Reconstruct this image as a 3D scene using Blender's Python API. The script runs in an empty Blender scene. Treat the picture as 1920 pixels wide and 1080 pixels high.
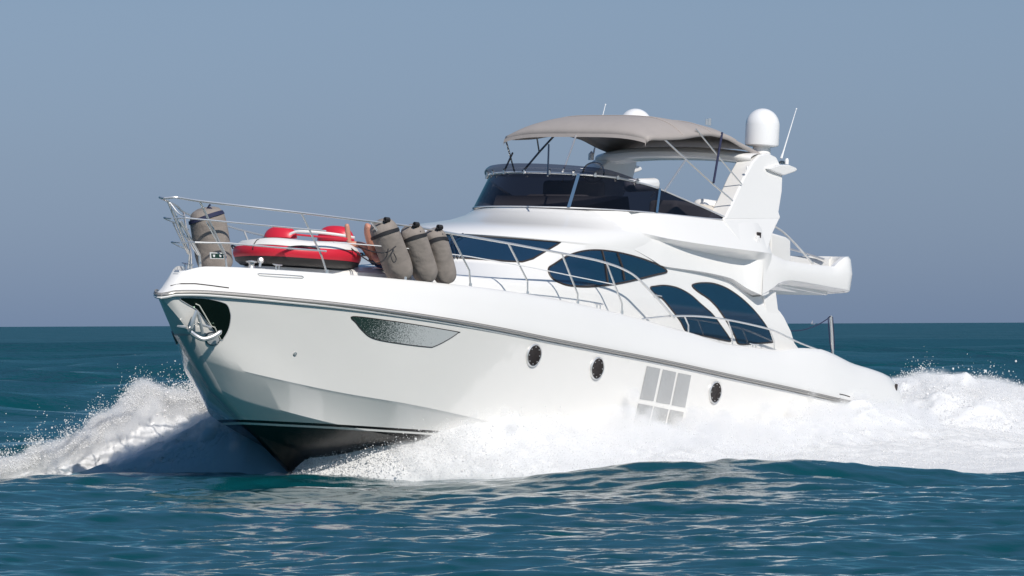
import bpy, bmesh, math, random
import numpy as np
from math import radians, sin, cos, pi, atan, degrees, sqrt
from mathutils import Vector, Matrix
from mathutils.bvhtree import BVHTree
from mathutils.geometry import delaunay_2d_cdt
random.seed(7); rng = np.random.default_rng(11)
scene = bpy.context.scene
COL = scene.collection

# ------------------------------------------------------------------ camera
F = 12000.0; CAMH = 2.47                                   # focal length in photo pixels, eye height in metres
cam_d = bpy.data.cameras.new("camera"); cam = bpy.data.objects.new("camera", cam_d); COL.objects.link(cam)
cam_d.sensor_width = 36; cam_d.lens = 36 * F / 1920; cam_d.clip_end = 90000; cam_d.clip_start = 0.5
RC = Matrix.Rotation(radians(90) + atan(68 / F), 3, 'X') @ Matrix.Rotation(radians(-0.24), 3, 'Z')
cam.matrix_world = Matrix.Translation((0, 0, CAMH)) @ RC.to_4x4()
scene.camera = cam

# ------------------------------------------------------------------ sky, sun, exposure
SUN_AZ = radians(26)      # to the right of straight behind the camera
SUN_EL = radians(39)
sun_dir = Vector((sin(SUN_AZ) * cos(SUN_EL), -cos(SUN_AZ) * cos(SUN_EL), sin(SUN_EL)))
world = bpy.data.worlds.new("World"); scene.world = world; world.use_nodes = True
wn = world.node_tree; wn.nodes.clear()
w_out = wn.nodes.new('ShaderNodeOutputWorld'); w_bg = wn.nodes.new('ShaderNodeBackground')
w_sky = wn.nodes.new('ShaderNodeTexSky'); w_sky.sky_type = 'NISHITA'; w_sky.sun_disc = False
w_sky.sun_elevation = SUN_EL; w_sky.sun_rotation = radians(180) - SUN_AZ
w_sky.air_density = 1.0; w_sky.dust_density = 0.6; w_sky.ozone_density = 3.0
w_mul = wn.nodes.new('ShaderNodeMix'); w_mul.data_type = 'RGBA'; w_mul.blend_type = 'MULTIPLY'; w_mul.inputs[0].default_value = 1
w_tc = wn.nodes.new('ShaderNodeTexCoord'); w_sep = wn.nodes.new('ShaderNodeSeparateXYZ'); w_ramp = wn.nodes.new('ShaderNodeValToRGB')
w_map = wn.nodes.new('ShaderNodeMapRange'); w_map.inputs[1].default_value = 0.0; w_map.inputs[2].default_value = 0.5
wn.links.new(w_tc.outputs['Generated'], w_sep.inputs[0]); wn.links.new(w_sep.outputs[2], w_map.inputs[0])
wn.links.new(w_map.outputs[0], w_ramp.inputs[0])
HAZE = [(0.0, (0.283, 0.384, 0.707)), (0.052, (0.298, 0.368, 0.60)), (0.10, (0.326, 0.375, 0.548)), (0.22, (0.135, 0.28, 0.335)), (0.5, (0.20, 0.34, 0.39)), (1.0, (0.76, 0.80, 0.85))]
er = w_ramp.color_ramp.elements
er[0].position = HAZE[0][0]; er[0].color = (*HAZE[0][1], 1); er[1].position = HAZE[-1][0]; er[1].color = (*HAZE[-1][1], 1)
for p, c in HAZE[1:-1]:
    e = er.new(p); e.color = (*c, 1)
wn.links.new(w_sky.outputs[0], w_mul.inputs[6]); wn.links.new(w_ramp.outputs[0], w_mul.inputs[7])
wn.links.new(w_mul.outputs[2], w_bg.inputs[0]); w_bg.inputs[1].default_value = 0.13
wn.links.new(w_bg.outputs[0], w_out.inputs[0])
sd = bpy.data.lights.new("sun", 'SUN'); sun = bpy.data.objects.new("sun", sd); COL.objects.link(sun)
sd.energy = 3.95; sd.angle = radians(0.6); sd.color = (1.0, 0.945, 0.865)
sun.rotation_euler = sun_dir.to_track_quat('Z', 'Y').to_euler()
vs = scene.view_settings; vs.view_transform = 'Standard'; vs.look = 'None'; vs.exposure = 0.0; vs.gamma = 1.0
scene.cycles.use_denoising = True
scene.cycles.max_bounces = 14; scene.cycles.diffuse_bounces = 10; scene.cycles.transmission_bounces = 10; scene.cycles.transparent_max_bounces = 40
scene.cycles.caustics_reflective = False; scene.cycles.caustics_refractive = False

# ------------------------------------------------------------------ the yacht's attitude on the water (planing: bow up, turned towards us)
TH = radians(57); PITCH = radians(3.5); HEEL = radians(1.2)
RB = Matrix.Rotation(-(pi / 2) - (pi / 2 - TH), 3, 'Z') @ Matrix.Rotation(-PITCH, 3, 'Y') @ Matrix.Rotation(-HEEL, 3, 'X')
CP = Vector((0, 0, CAMH))
def ray(px, py): return RC @ Vector(((px - 960) / F, -(py - 540) / F, -1.0))
_d = ray(302, 556); OB = CP + _d * (97.0 / _d.y) - RB @ Vector((18.4, 0, 2.75))
MB = Matrix.Translation(OB) @ RB.to_4x4()
RBt = RB.transposed(); EYE = RBt @ (CP - OB)
# drafting helpers: a point measured on the photograph laid onto a plane or surface of the yacht (yacht coordinates: x forward, y port, z up)
def onY(px, py, y):
    d = RBt @ ray(px, py); return EYE + d * ((y - EYE.y) / d.y)
def onX(px, py, x):
    d = RBt @ ray(px, py); return EYE + d * ((x - EYE.x) / d.x)
def onB(px, py, b):
    y = 2.0
    for i in range(60): y = y * .6 + .4 * b(onY(px, py, y).x)
    return onY(px, py, y)
def cast(bvh, px, py, off=0.0):
    d = (RBt @ ray(px, py)).normalized()
    h, n, i, t = bvh.ray_cast(EYE, d)
    if h is None:
        h, n, i, t = bvh.find_nearest(EYE + d * 103)
    if n.dot(d) > 0: n = -n
    return h + n * off, n

# ------------------------------------------------------------------ materials
def mat(name, base=(.8, .8, .8), rough=.5, metal=0.0, coat=0.0, spec=.5, noise=None, bump=None, subs=0.0):
    m = bpy.data.materials.new(name); m.use_nodes = True; nt = m.node_tree; b = nt.nodes['Principled BSDF']
    b.inputs['Base Color'].default_value = (*base, 1); b.inputs['Roughness'].default_value = rough
    b.inputs['Metallic'].default_value = metal; b.inputs['Coat Weight'].default_value = coat; b.inputs['Coat Roughness'].default_value = .04
    b.inputs['Specular IOR Level'].default_value = spec
    tc = nt.nodes.new('ShaderNodeTexCoord')
    if noise:   # (scale, amount, detail) slight colour variation
        n = nt.nodes.new('ShaderNodeTexNoise'); n.inputs['Scale'].default_value = noise[0]; n.inputs['Detail'].default_value = noise[2]
        nt.links.new(tc.outputs['Object'], n.inputs['Vector'])
        r = nt.nodes.new('ShaderNodeMapRange'); r.inputs[3].default_value = 1 - noise[1]; r.inputs[4].default_value = 1 + noise[1]
        nt.links.new(n.outputs['Fac'], r.inputs[0])
        mx = nt.nodes.new('ShaderNodeVectorMath'); mx.operation = 'SCALE'; mx.inputs[0].default_value = base
        nt.links.new(r.outputs[0], mx.inputs['Scale']); nt.links.new(mx.outputs[0], b.inputs['Base Color'])
    if bump:    # (scale, strength, distance)
        n = nt.nodes.new('ShaderNodeTexNoise'); n.inputs['Scale'].default_value = bump[0]; n.inputs['Detail'].default_value = 4
        nt.links.new(tc.outputs['Object'], n.inputs['Vector'])
        bp = nt.nodes.new('ShaderNodeBump'); bp.inputs['Strength'].default_value = bump[1]; bp.inputs['Distance'].default_value = bump[2]
        nt.links.new(n.outputs['Fac'], bp.inputs['Height']); nt.links.new(bp.outputs[0], b.inputs['Normal'])
    return m
GEL = mat('gelcoat', (.80, .79, .77), .22, coat=.35, noise=(1.3, .015, 4))
GELMATT = mat('moulded_white', (.80, .79, .775), .42, noise=(2, .02, 3), bump=(3, .03, .02))
CHROME = mat('polished_steel', (.82, .81, .79), .30, metal=.75)
DARKSTEEL = mat('dark_steel', (.22, .23, .24), .25, metal=1.0)
WINGLASS = mat('window_glass', (.006, .028, .06), .05, coat=1.0, noise=(.5, .25, 2))
SEAL = mat('window_seal', (.03, .022, .02), .5)
CANVAS = mat('taupe_canvas', (.365, .33, .31), .85, noise=(5, .06, 5), bump=(2.2, .35, .03))
FABRIC = mat('fender_cover_fabric', (.27, .235, .21), .9, noise=(6, .10, 5), bump=(3.5, .9, .05))
BLACKSTRAP = mat('black_webbing', (.02, .02, .024), .7)
REDV = mat('red_vinyl', (.62, .022, .045), .38, bump=(6, .15, .02))
WHITEV = mat('white_vinyl', (.78, .76, .73), .5, bump=(5, .2, .02))
BLACKV = mat('black_rubber', (.022, .02, .02), .55, bump=(5, .2, .02))
SKIN = mat('skin', (.56, .27, .19), .5, noise=(12, .08, 3))
HAIR = mat('hair', (.05, .03, .02), .6, bump=(60, .5, .01))
SHORTS = mat('swim_shorts', (.03, .05, .12), .8)
CUSHION = mat('cream_cushion', (.62, .57, .50), .7, bump=(5, .15, .02))
TRIMWOOD = mat('teak', (.28, .15, .08), .6, noise=(8, .2, 4))
BLUEROPE = mat('navy_rope', (.015, .02, .06), .8)
RADOME = mat('radome_white', (.82, .82, .82), .3, coat=.2)
STEELPLATE = mat('mirror_steel', (.70, .70, .71), .32, metal=.45)
PANE = mat('hull_pane_glass', (.50, .50, .49), .16, metal=.35, coat=.6, noise=(2.5, .12, 5), bump=(18, .25, .01))
PANELDARK = mat('anchor_plate', (.035, .06, .045), .07, metal=.9)

def hull_material():
    m = mat('hull_gelcoat', (.82, .80, .77), .12, coat=1.0); nt = m.node_tree; b = nt.nodes['Principled BSDF']
    tc = nt.nodes.new('ShaderNodeTexCoord'); sp = nt.nodes.new('ShaderNodeSeparateXYZ'); nt.links.new(tc.outputs['Object'], sp.inputs[0])
    mp = nt.nodes.new('ShaderNodeMapRange'); mp.inputs[1].default_value = .6; mp.inputs[2].default_value = 1.2; nt.links.new(sp.outputs[2], mp.inputs[0])
    r = nt.nodes.new('ShaderNodeValToRGB'); r.color_ramp.interpolation = 'CONSTANT'; e = r.color_ramp.elements
    K = (.006, .0055, .0055, 1); Wt = (.83, .81, .775, 1)
    e[0].position = 0; e[0].color = K
    e[1].position = (.915 - .6) / .6; e[1].color = Wt
    x = e.new((.945 - .6) / .6); x.color = K
    x = e.new((.985 - .6) / .6); x.color = Wt
    nt.links.new(mp.outputs[0], r.inputs[0]); nt.links.new(r.outputs[0], b.inputs['Base Color'])
    r2 = nt.nodes.new('ShaderNodeMapRange'); r2.inputs[1].default_value = .984; r2.inputs[2].default_value = .986; r2.inputs[3].default_value = .26; r2.inputs[4].default_value = .16
    nt.links.new(sp.outputs[2], r2.inputs[0]); nt.links.new(r2.outputs[0], b.inputs['Roughness'])
    r3 = nt.nodes.new('ShaderNodeMapRange'); r3.inputs[1].default_value = .984; r3.inputs[2].default_value = .986; r3.inputs[3].default_value = .0; r3.inputs[4].default_value = 1.0; b.inputs['Coat IOR'].default_value = 1.6
    nt.links.new(sp.outputs[2], r3.inputs[0]); nt.links.new(r3.outputs[0], b.inputs['Coat Weight'])
    n = nt.nodes.new('ShaderNodeTexNoise'); n.inputs['Scale'].default_value = 1.4; n.inputs['Detail'].default_value = 3; nt.links.new(tc.outputs['Object'], n.inputs['Vector'])
    bp = nt.nodes.new('ShaderNodeBump'); bp.inputs['Strength'].default_value = .25; bp.inputs['Distance'].default_value = .03
    nt.links.new(n.outputs['Fac'], bp.inputs['Height']); nt.links.new(bp.outputs[0], b.inputs['Normal']); nt.links.new(bp.outputs[0], b.inputs['Coat Normal'])
    return m
HULLM = hull_material()

def wet_window_material():      # hull window wetted by spray: beads of water over dark glass, with a pale reflection painted in aft
    m = mat('wet_hull_glass_reflection', (.02, .035, .03), .06, coat=1.0); nt = m.node_tree; b = nt.nodes['Principled BSDF']
    tc = nt.nodes.new('ShaderNodeTexCoord')
    v = nt.nodes.new('ShaderNodeTexNoise'); v.inputs['Scale'].default_value = 55; v.inputs['Detail'].default_value = 6; v.inputs['Roughness'].default_value = .8
    nt.links.new(tc.outputs['Object'], v.inputs['Vector'])
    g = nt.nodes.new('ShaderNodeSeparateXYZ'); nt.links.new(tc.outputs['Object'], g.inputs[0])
    mr = nt.nodes.new('ShaderNodeMapRange'); mr.inputs[1].default_value = 15.9; mr.inputs[2].default_value = 13.6; mr.inputs[3].default_value = -.22; mr.inputs[4].default_value = .20  # paler towards the stern: the reflection put into the base colour
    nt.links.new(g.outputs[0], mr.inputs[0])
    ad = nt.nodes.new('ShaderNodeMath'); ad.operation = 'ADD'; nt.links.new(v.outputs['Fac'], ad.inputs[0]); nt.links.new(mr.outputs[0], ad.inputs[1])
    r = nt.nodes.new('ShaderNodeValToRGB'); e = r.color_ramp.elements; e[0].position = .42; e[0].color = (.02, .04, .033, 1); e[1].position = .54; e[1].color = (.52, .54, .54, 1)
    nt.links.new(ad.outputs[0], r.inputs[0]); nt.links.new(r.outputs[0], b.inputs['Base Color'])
    return m
WETGLASS_REFL = wet_window_material()

def tint_glass(name, col, gl=.12):
    m = bpy.data.materials.new(name); m.use_nodes = True; nt = m.node_tree; nt.nodes.clear()
    o = nt.nodes.new('ShaderNodeOutputMaterial'); t = nt.nodes.new('ShaderNodeBsdfTransparent'); t.inputs[0].default_value = (*col, 1)
    g = nt.nodes.new('ShaderNodeBsdfGlossy'); g.inputs['Roughness'].default_value = .04; f = nt.nodes.new('ShaderNodeFresnel'); f.inputs[0].default_value = 1.45
    mx = nt.nodes.new('ShaderNodeMixShader'); nt.links.new(f.outputs[0], mx.inputs[0]); nt.links.new(t.outputs[0], mx.inputs[1]); nt.links.new(g.outputs[0], mx.inputs[2])
    nt.links.new(mx.outputs[0], o.inputs[0]); return m
SMOKE = tint_glass('smoked_acrylic', (.055, .055, .072))
SMOKELIGHT = tint_glass('light_smoked_acrylic', (.30, .295, .34))

def foam_material(name, col=(.97, .97, .97), bscale=2.5, bstr=.25):
    m = mat(name, col, .8, spec=.2); nt = m.node_tree; b = nt.nodes['Principled BSDF']
    b.inputs['Subsurface Weight'].default_value = .0
    tc = nt.nodes.new('ShaderNodeTexCoord'); n = nt.nodes.new('ShaderNodeTexNoise'); n.inputs['Scale'].default_value = bscale; n.inputs['Detail'].default_value = 8; n.inputs['Roughness'].default_value = .65
    nt.links.new(tc.outputs['Object'], n.inputs['Vector'])
    bp = nt.nodes.new('ShaderNodeBump'); bp.inputs['Strength'].default_value = bstr; bp.inputs['Distance'].default_value = .08
    nt.links.new(n.outputs['Fac'], bp.inputs['Height']); nt.links.new(bp.outputs[0], b.inputs['Normal'])
    tr = nt.nodes.new('ShaderNodeBsdfTranslucent'); tr.inputs[0].default_value = (.9, .93, .96, 1)
    mx = nt.nodes.new('ShaderNodeMixShader'); mx.inputs[0].default_value = .3
    o = nt.nodes['Material Output']; nt.links.new(b.outputs[0], mx.inputs[1]); nt.links.new(tr.outputs[0], mx.inputs[2]); nt.links.new(mx.outputs[0], o.inputs[0])
    return m
FOAM = foam_material('white_foam')
def drop_material():
    m = bpy.data.materials.new('spray_droplets'); m.use_nodes = True; nt = m.node_tree; nt.nodes.clear()
    o = nt.nodes.new('ShaderNodeOutputMaterial'); d = nt.nodes.new('ShaderNodeBsdfDiffuse'); d.inputs[0].default_value = (1, 1, 1, 1)
    t = nt.nodes.new('ShaderNodeBsdfTranslucent'); t.inputs[0].default_value = (1, 1, 1, 1)
    g = nt.nodes.new('ShaderNodeNewGeometry'); sc_ = nt.nodes.new('ShaderNodeVectorMath'); sc_.operation = 'SCALE'; sc_.inputs['Scale'].default_value = .6
    ad = nt.nodes.new('ShaderNodeVectorMath'); ad.operation = 'ADD'; ad.inputs[1].default_value = tuple(sun_dir * .75); nm = nt.nodes.new('ShaderNodeVectorMath'); nm.operation = 'NORMALIZE'
    nt.links.new(g.outputs['Normal'], sc_.inputs[0]); nt.links.new(sc_.outputs[0], ad.inputs[0]); nt.links.new(ad.outputs[0], nm.inputs[0]); nt.links.new(nm.outputs[0], d.inputs['Normal'])
    mx = nt.nodes.new('ShaderNodeMixShader'); mx.inputs[0].default_value = .25
    tp = nt.nodes.new('ShaderNodeBsdfTransparent'); m2 = nt.nodes.new('ShaderNodeMixShader'); m2.inputs[0].default_value = .38
    nt.links.new(d.outputs[0], mx.inputs[1]); nt.links.new(t.outputs[0], mx.inputs[2]); nt.links.new(mx.outputs[0], m2.inputs[1]); nt.links.new(tp.outputs[0], m2.inputs[2]); nt.links.new(m2.outputs[0], o.inputs[0]); return m
DROPS = drop_material()

# ------------------------------------------------------------------ object helpers
def tag(o, label=None, cat=None, group=None, kind=None):
    if label: o['label'] = label
    if cat: o['category'] = cat
    if group: o['group'] = group
    if kind: o['kind'] = kind
    return o
def link(name, me, parent=None, m=None, smooth=True, sharp=35):
    if m: me.materials.append(m)
    if smooth:
        me.polygons.foreach_set('use_smooth', [True] * len(me.polygons))
        if sharp: me.set_sharp_from_angle(angle=radians(sharp))
    o = bpy.data.objects.new(name, me); COL.objects.link(o)
    if parent: o.parent = parent
    return o
def from_py(name, vs_, fs, parent=None, m=None, smooth=True, sharp=35, org=None):
    if org is not None: vs_ = [Vector(v) - Vector(org) for v in vs_]
    me = bpy.data.meshes.new(name); me.from_pydata([tuple(v) for v in vs_], [], fs); me.validate(); me.update()
    bm = bmesh.new(); bm.from_mesh(me); bmesh.ops.recalc_face_normals(bm, faces=bm.faces); bm.to_mesh(me); bm.free()
    return link(name, me, parent, m, smooth, sharp)
class MBd:                                             # mesh builder: several shapes of one part joined as one mesh
    def __init__(s): s.v = []; s.f = []
    def add(s, v, f):
        n = len(s.v); s.v += [Vector(p) for p in v]; s.f += [tuple(i + n for i in q) for q in f]
    def tube(s, pts, r, seg=8, cap=True, taper=None):
        pts = [Vector(p) for p in pts]; n = len(pts); V = []; Fc = []
        t0 = (pts[1] - pts[0]).normalized(); up = Vector((0, 0, 1)) if abs(t0.z) < .9 else Vector((1, 0, 0))
        a = t0.cross(up).normalized()
        for i, p in enumerate(pts):
            t = (pts[min(i + 1, n - 1)] - pts[max(i - 1, 0)]).normalized()
            a = (a - t * a.dot(t)).normalized(); b = t.cross(a)
            rr = r[i] if isinstance(r, (list, tuple)) else r
            for k in range(seg):
                q = 2 * pi * k / seg; V.append(p + (a * cos(q) + b * sin(q)) * rr)
        for i in range(n - 1):
            for k in range(seg): Fc.append((i * seg + k, i * seg + (k + 1) % seg, (i + 1) * seg + (k + 1) % seg, (i + 1) * seg + k))
        if cap: Fc.append(tuple(range(seg))[::-1]); Fc.append(tuple((n - 1) * seg + k for k in range(seg)))
        s.add(V, Fc)
    def grid(s, rows, closeu=False):                   # rows of equal length
        n = len(rows[0]); V = [p for r in rows for p in r]; Fc = []
        for i in range(len(rows) - 1):
            for k in range(n - 1 + (1 if closeu else 0)):
                k2 = (k + 1) % n; Fc.append((i * n + k, i * n + k2, (i + 1) * n + k2, (i + 1) * n + k))
        s.add(V, Fc)
    def prism(s, poly_a, poly_b):
        n = len(poly_a); s.add(list(poly_a) + list(poly_b), [tuple(range(n))[::-1], tuple(range(n, 2 * n))] + [(i, (i + 1) % n, n + (i + 1) % n, n + i) for i in range(n)])
    def box(s, c, d, rot=None):
        c = Vector(c); d = Vector(d) / 2
        V = [Vector((sx * d.x, sy * d.y, sz * d.z)) for sx in (-1, 1) for sy in (-1, 1) for sz in (-1, 1)]
        if rot: V = [rot @ v for v in V]
        s.add([c + v for v in V], [(0, 1, 3, 2), (4, 6, 7, 5), (0, 4, 5, 1), (2, 3, 7, 6), (0, 2, 6, 4), (1, 5, 7, 3)])
    def lathe(s, c, prof, seg=24, axis=None):          # prof: (r, h) along the axis
        c = Vector(c); ax = Vector(axis).normalized() if axis else Vector((0, 0, 1))
        a = ax.orthogonal().normalized(); b = ax.cross(a)
        s.grid([[c + ax * h + (a * cos(2 * pi * k / seg) + b * sin(2 * pi * k / seg)) * r for k in range(seg)] for r, h in prof], True)
    def build(s, name, m, parent=None, sharp=35, org=None, bevel=None, subs=0, mirror=False, weld=False):
        v = s.v; f = list(s.f)
        if mirror:                                     # the starboard twin is an object of its own
            tw = MBd(); tw.v = [Vector((p.x, -p.y, p.z)) for p in v]; tw.f = [tuple(q)[::-1] for q in f]
            tw.build(name, m, parent, sharp, org, bevel, subs, False, weld)
        o = from_py(name, v, f, parent, m, True, sharp, org)
        if weld:
            bm = bmesh.new(); bm.from_mesh(o.data); bmesh.ops.remove_doubles(bm, verts=bm.verts, dist=.0008); bmesh.ops.recalc_face_normals(bm, faces=bm.faces); bm.to_mesh(o.data); bm.free()
            if sharp: o.data.set_sharp_from_angle(angle=radians(sharp))
        if bevel:
            md = o.modifiers.new('bevel', 'BEVEL'); md.width = bevel; md.segments = 3; md.limit_method = 'ANGLE'; md.angle_limit = radians(40)
        if subs: md = o.modifiers.new('sub', 'SUBSURF'); md.levels = subs; md.render_levels = subs
        return o
def spline(pts, n=8):
    pts = [Vector(p) for p in pts]; out = []
    P = [2 * pts[0] - pts[1]] + pts + [2 * pts[-1] - pts[-2]]
    for i in range(1, len(P) - 2):
        a, b, c, d = P[i - 1:i + 3]
        for k in range(n):
            t = k / n; out.append(.5 * ((2 * b) + (c - a) * t + (2 * a - 5 * b + 4 * c - d) * t * t + (3 * b - a - 3 * c + d) * t ** 3))
    return out + [pts[-1]]
def closed_spline(pts, n=6):
    P = [Vector(p) for p in pts]; m = len(P); out = []
    for i in range(m):
        a, b, c, d = P[(i - 1) % m], P[i], P[(i + 1) % m], P[(i + 2) % m]
        for k in range(n):
            t = k / n; out.append(.5 * ((2 * b) + (c - a) * t + (2 * a - 5 * b + 4 * c - d) * t * t + (3 * b - a - 3 * c + d) * t ** 3))
    return out
def pchip(xs, ys):
    x = np.array(xs, float); y = np.array(ys, float); h = np.diff(x); dl = np.diff(y) / h; d = np.zeros_like(y)
    for i in range(1, len(x) - 1):
        if dl[i - 1] * dl[i] > 0:
            w1 = 2 * h[i] + h[i - 1]; w2 = h[i] + 2 * h[i - 1]; d[i] = (w1 + w2) / (w1 / dl[i - 1] + w2 / dl[i])
    d[0] = dl[0]; d[-1] = dl[-1]
    def f(q):
        q = min(max(q, x[0]), x[-1]); i = int(min(max(np.searchsorted(x, q) - 1, 0), len(x) - 2)); t = (q - x[i]) / h[i]
        return float((2 * t**3 - 3 * t**2 + 1) * y[i] + (t**3 - 2 * t**2 + t) * h[i] * d[i] + (-2 * t**3 + 3 * t**2) * y[i + 1] + (t**3 - t**2) * h[i] * d[i + 1])
    return f
def thing(name, label, cat, org, group=None):
    o = bpy.data.objects.new(name, None); COL.objects.link(o); o.empty_display_size = .3
    o.matrix_world = MB @ Matrix.Translation(Vector(org)); tag(o, label, cat, group); return o
def bvh_of(*objs):
    vs_, fs = [], []
    for o in objs:
        n = len(vs_); vs_ += [v.co.copy() for v in o.data.vertices]; fs += [tuple(i + n for i in p.vertices) for p in o.data.polygons]
    return BVHTree.FromPolygons(vs_, fs)
def in_poly(x, y, P):
    c = False; j = len(P) - 1
    for i in range(len(P)):
        if (P[i][1] > y) != (P[j][1] > y) and x < (P[j][0] - P[i][0]) * (y - P[i][1]) / (P[j][1] - P[i][1]) + P[i][0]: c = not c
        j = i
    return c
def patch(name, outline, bvh, m, parent, off=.008, step=7.0, frame=None, frame_mat=None, frame_name='frame', mirror=True, smooth=True, label=None, thick=.0):
    """a pane following the surface of the yacht inside a traced outline; starboard gets its mirror image"""
    P = [tuple(p)[:2] for p in (closed_spline([(a, b, 0) for a, b in outline], 5) if smooth else outline)]
    if not smooth:
        Q = []
        for i in range(len(P)):
            a, b = P[i], P[(i + 1) % len(P)]; k = max(1, int(math.hypot(b[0] - a[0], b[1] - a[1]) / step))
            Q += [(a[0] + (b[0] - a[0]) * j / k, a[1] + (b[1] - a[1]) * j / k) for j in range(k)]
        P = Q
    xs = [p[0] for p in P]; ys = [p[1] for p in P]; pts = list(P)
    y = min(ys) + step / 2
    while y < max(ys):
        x = min(xs) + step / 2
        while x < max(xs):
            if in_poly(x, y, P) and min(math.hypot(x - p[0], y - p[1]) for p in P) > step * .45: pts.append((x, y))
            x += step
        y += step
    n = len(P)
    r = delaunay_2d_cdt([Vector(p) for p in pts], [], [list(range(n))], 1, 1e-4)
    V = []; N = []
    for p in r[0]:
        h, nn = cast(bvh, p.x, p.y); V.append(h + nn * off); N.append(nn)
    Fc = [tuple(f) for f in r[2]]
    objs = []
    rim = [cast(bvh, x, y, off * .6)[0] for x, y in P]; rim.append(rim[0]); rim.append(rim[1])
    for sgn in ((1, -1) if mirror else (1,)):
        v2 = [Vector((p.x, sgn * p.y, p.z)) for p in V]
        o = from_py(name, v2, Fc, parent, m, True, None)
        if label: o['label'] = label
        objs.append(o)
        if frame:
            fb = MBd(); fb.tube([Vector((p.x, sgn * p.y, p.z)) for p in rim], frame, 6, False); fb.build(frame_name, frame_mat or SEAL, o)
    return objs

# ================================================================== MOTOR YACHT
yacht = thing('motor_yacht', 'large white motor yacht with flybridge and taupe bimini speeding through the sea', 'motor yacht', (0, 0, 0))
# ---- hull lines
kx = [-1, 0, 2, 6, 10, 12, 13.5, 15, 16, 17, 17.6, 18.0, 18.25, 18.38, 18.43]
ky = [2.28, 2.33, 2.42, 2.5, 2.48, 2.4, 2.25, 1.92, 1.54, .96, .60, .35, .19, .10, 0]
bw = pchip(kx, ky)
rub_z = pchip([-.45, 1.5, 3.5, 5.66, 7.8, 9.6, 11, 12.8, 14.7, 16.5, 17.8, 18.3, 18.43], [1.89, 1.99, 2.11, 2.23, 2.36, 2.45, 2.52, 2.63, 2.73, 2.81, 2.84, 2.81, 2.76])
edge_z = pchip([-.55, -.3, .27, 1.08, 1.84, 2.27, 3.0, 3.9, 5.28, 6.76, 8.8, 10.15, 11.5, 13, 15.2, 17.0, 17.64, 18.08], [2.44, 2.56, 2.64, 2.71, 2.84, 2.89, 2.87, 2.79, 2.80, 2.93, 3.10, 3.19, 3.25, 3.28, 3.285, 3.285, 3.26, 3.14])
def edge_y(x): return max(0.0, bw(x + .22 * max(0, min(1, (x - 15) / 3))) - .25 * min(1.0, bw(x) / .8) )
def curve(xs, ys, zs): return (min(xs), max(xs), pchip(xs, ys), pchip(xs, zs))
LINES = [
 curve([-.95, 6, 12, 14.6], [.01, .01, .02, .03], [.18, .05, .02, .12]),
 curve([-.95, 6, 12, 14, 15.0, 15.75], [1.0, 1.15, .95, .58, .25, .05], [.38, .28, .30, .42, .58, .76]),
 curve([-.95, 6, 10, 13, 15.36, 16.18, 16.6, 16.90], [1.75, 1.92, 1.92, 1.64, 1.02, .60, .32, .08], [.55, .52, .58, .74, .98, 1.14, 1.25, 1.40]),
 curve([-.95, 6, 10, 13, 15.36, 16.18, 16.6, 16.93], [1.81, 1.98, 1.98, 1.70, 1.08, .66, .37, .09], [.56, .53, .60, .765, 1.01, 1.17, 1.28, 1.43]),
 curve([-.95, 4, 8, 11, 13, 14.15, 15.4, 16.58, 17.05, 17.40], [2.10, 2.26, 2.26, 2.15, 1.95, 1.74, 1.29, .73, .44, .12], [.66, .70, .82, 1.0, 1.2, 1.31, 1.43, 1.61, 1.71, 1.83]),
 curve([-.95, 4, 8, 11, 13, 14.15, 15.4, 16.58, 17.07, 17.44], [2.17, 2.32, 2.32, 2.21, 2.01, 1.80, 1.34, .77, .46, .13], [.70, .75, .87, 1.05, 1.25, 1.36, 1.47, 1.64, 1.74, 1.87]),
 curve([-.72, 4, 8, 11, 13, 14.5, 15.8, 16.8, 17.4, 17.93], [2.26, 2.40, 2.42, 2.33, 2.15, 1.86, 1.37, .82, .46, .14], [1.28, 1.42, 1.56, 1.72, 1.86, 1.97, 2.08, 2.18, 2.24, 2.32]),
]
LINES.append((-.48, 18.43, lambda x: bw(x) , rub_z))
NU = 120
us = [i / NU for i in range(NU + 1)]
tt = [1 - (1 - u) ** 1.7 for u in us]
def line_pts(L, sg=1): return [Vector((L[0] + (L[1] - L[0]) * t, sg * L[2](L[0] + (L[1] - L[0]) * t), L[3](L[0] + (L[1] - L[0]) * t))) for t in tt]
def dense(rows, k=4, idx=()):       # interpolate extra rows between the topside lines for a soft flare
    out = []
    for i in range(len(rows) - 1):
        out.append(rows[i])
        if i in idx:
            a = rows[max(i - 1, 0)] if i - 1 in idx else None; b, c = rows[i], rows[i + 1]; d = rows[i + 2] if i + 1 in idx else None
            for s in range(1, k):
                t = s / k; r = []
                for j in range(len(b)):
                    A = a[j] if a else 2 * b[j] - c[j]; D = d[j] if d else 2 * c[j] - b[j]; B, C = b[j], c[j]
                    r.append(.5 * ((2 * B) + (C - A) * t + (2 * A - 5 * B + 4 * C - D) * t * t + (3 * B - A - 3 * C + D) * t ** 3))
                out.append(r)
    out.append(rows[-1]); return out
rows = dense([line_pts(L) for L in LINES], 4, (5, 6))
hb = MBd(); hb.grid(rows); hb.grid([[Vector((p.x, -p.y, p.z)) for p in r] for r in rows])
hb.grid([[r[-1], Vector((r[-1].x, -r[-1].y, r[-1].z))] for r in rows])                      # stem face
hb.grid([[r[0], Vector((r[0].x, -r[0].y, r[0].z))] for r in rows])                          # transom
hull = hb.build('hull', HULLM, yacht, 22, weld=True)
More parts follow.
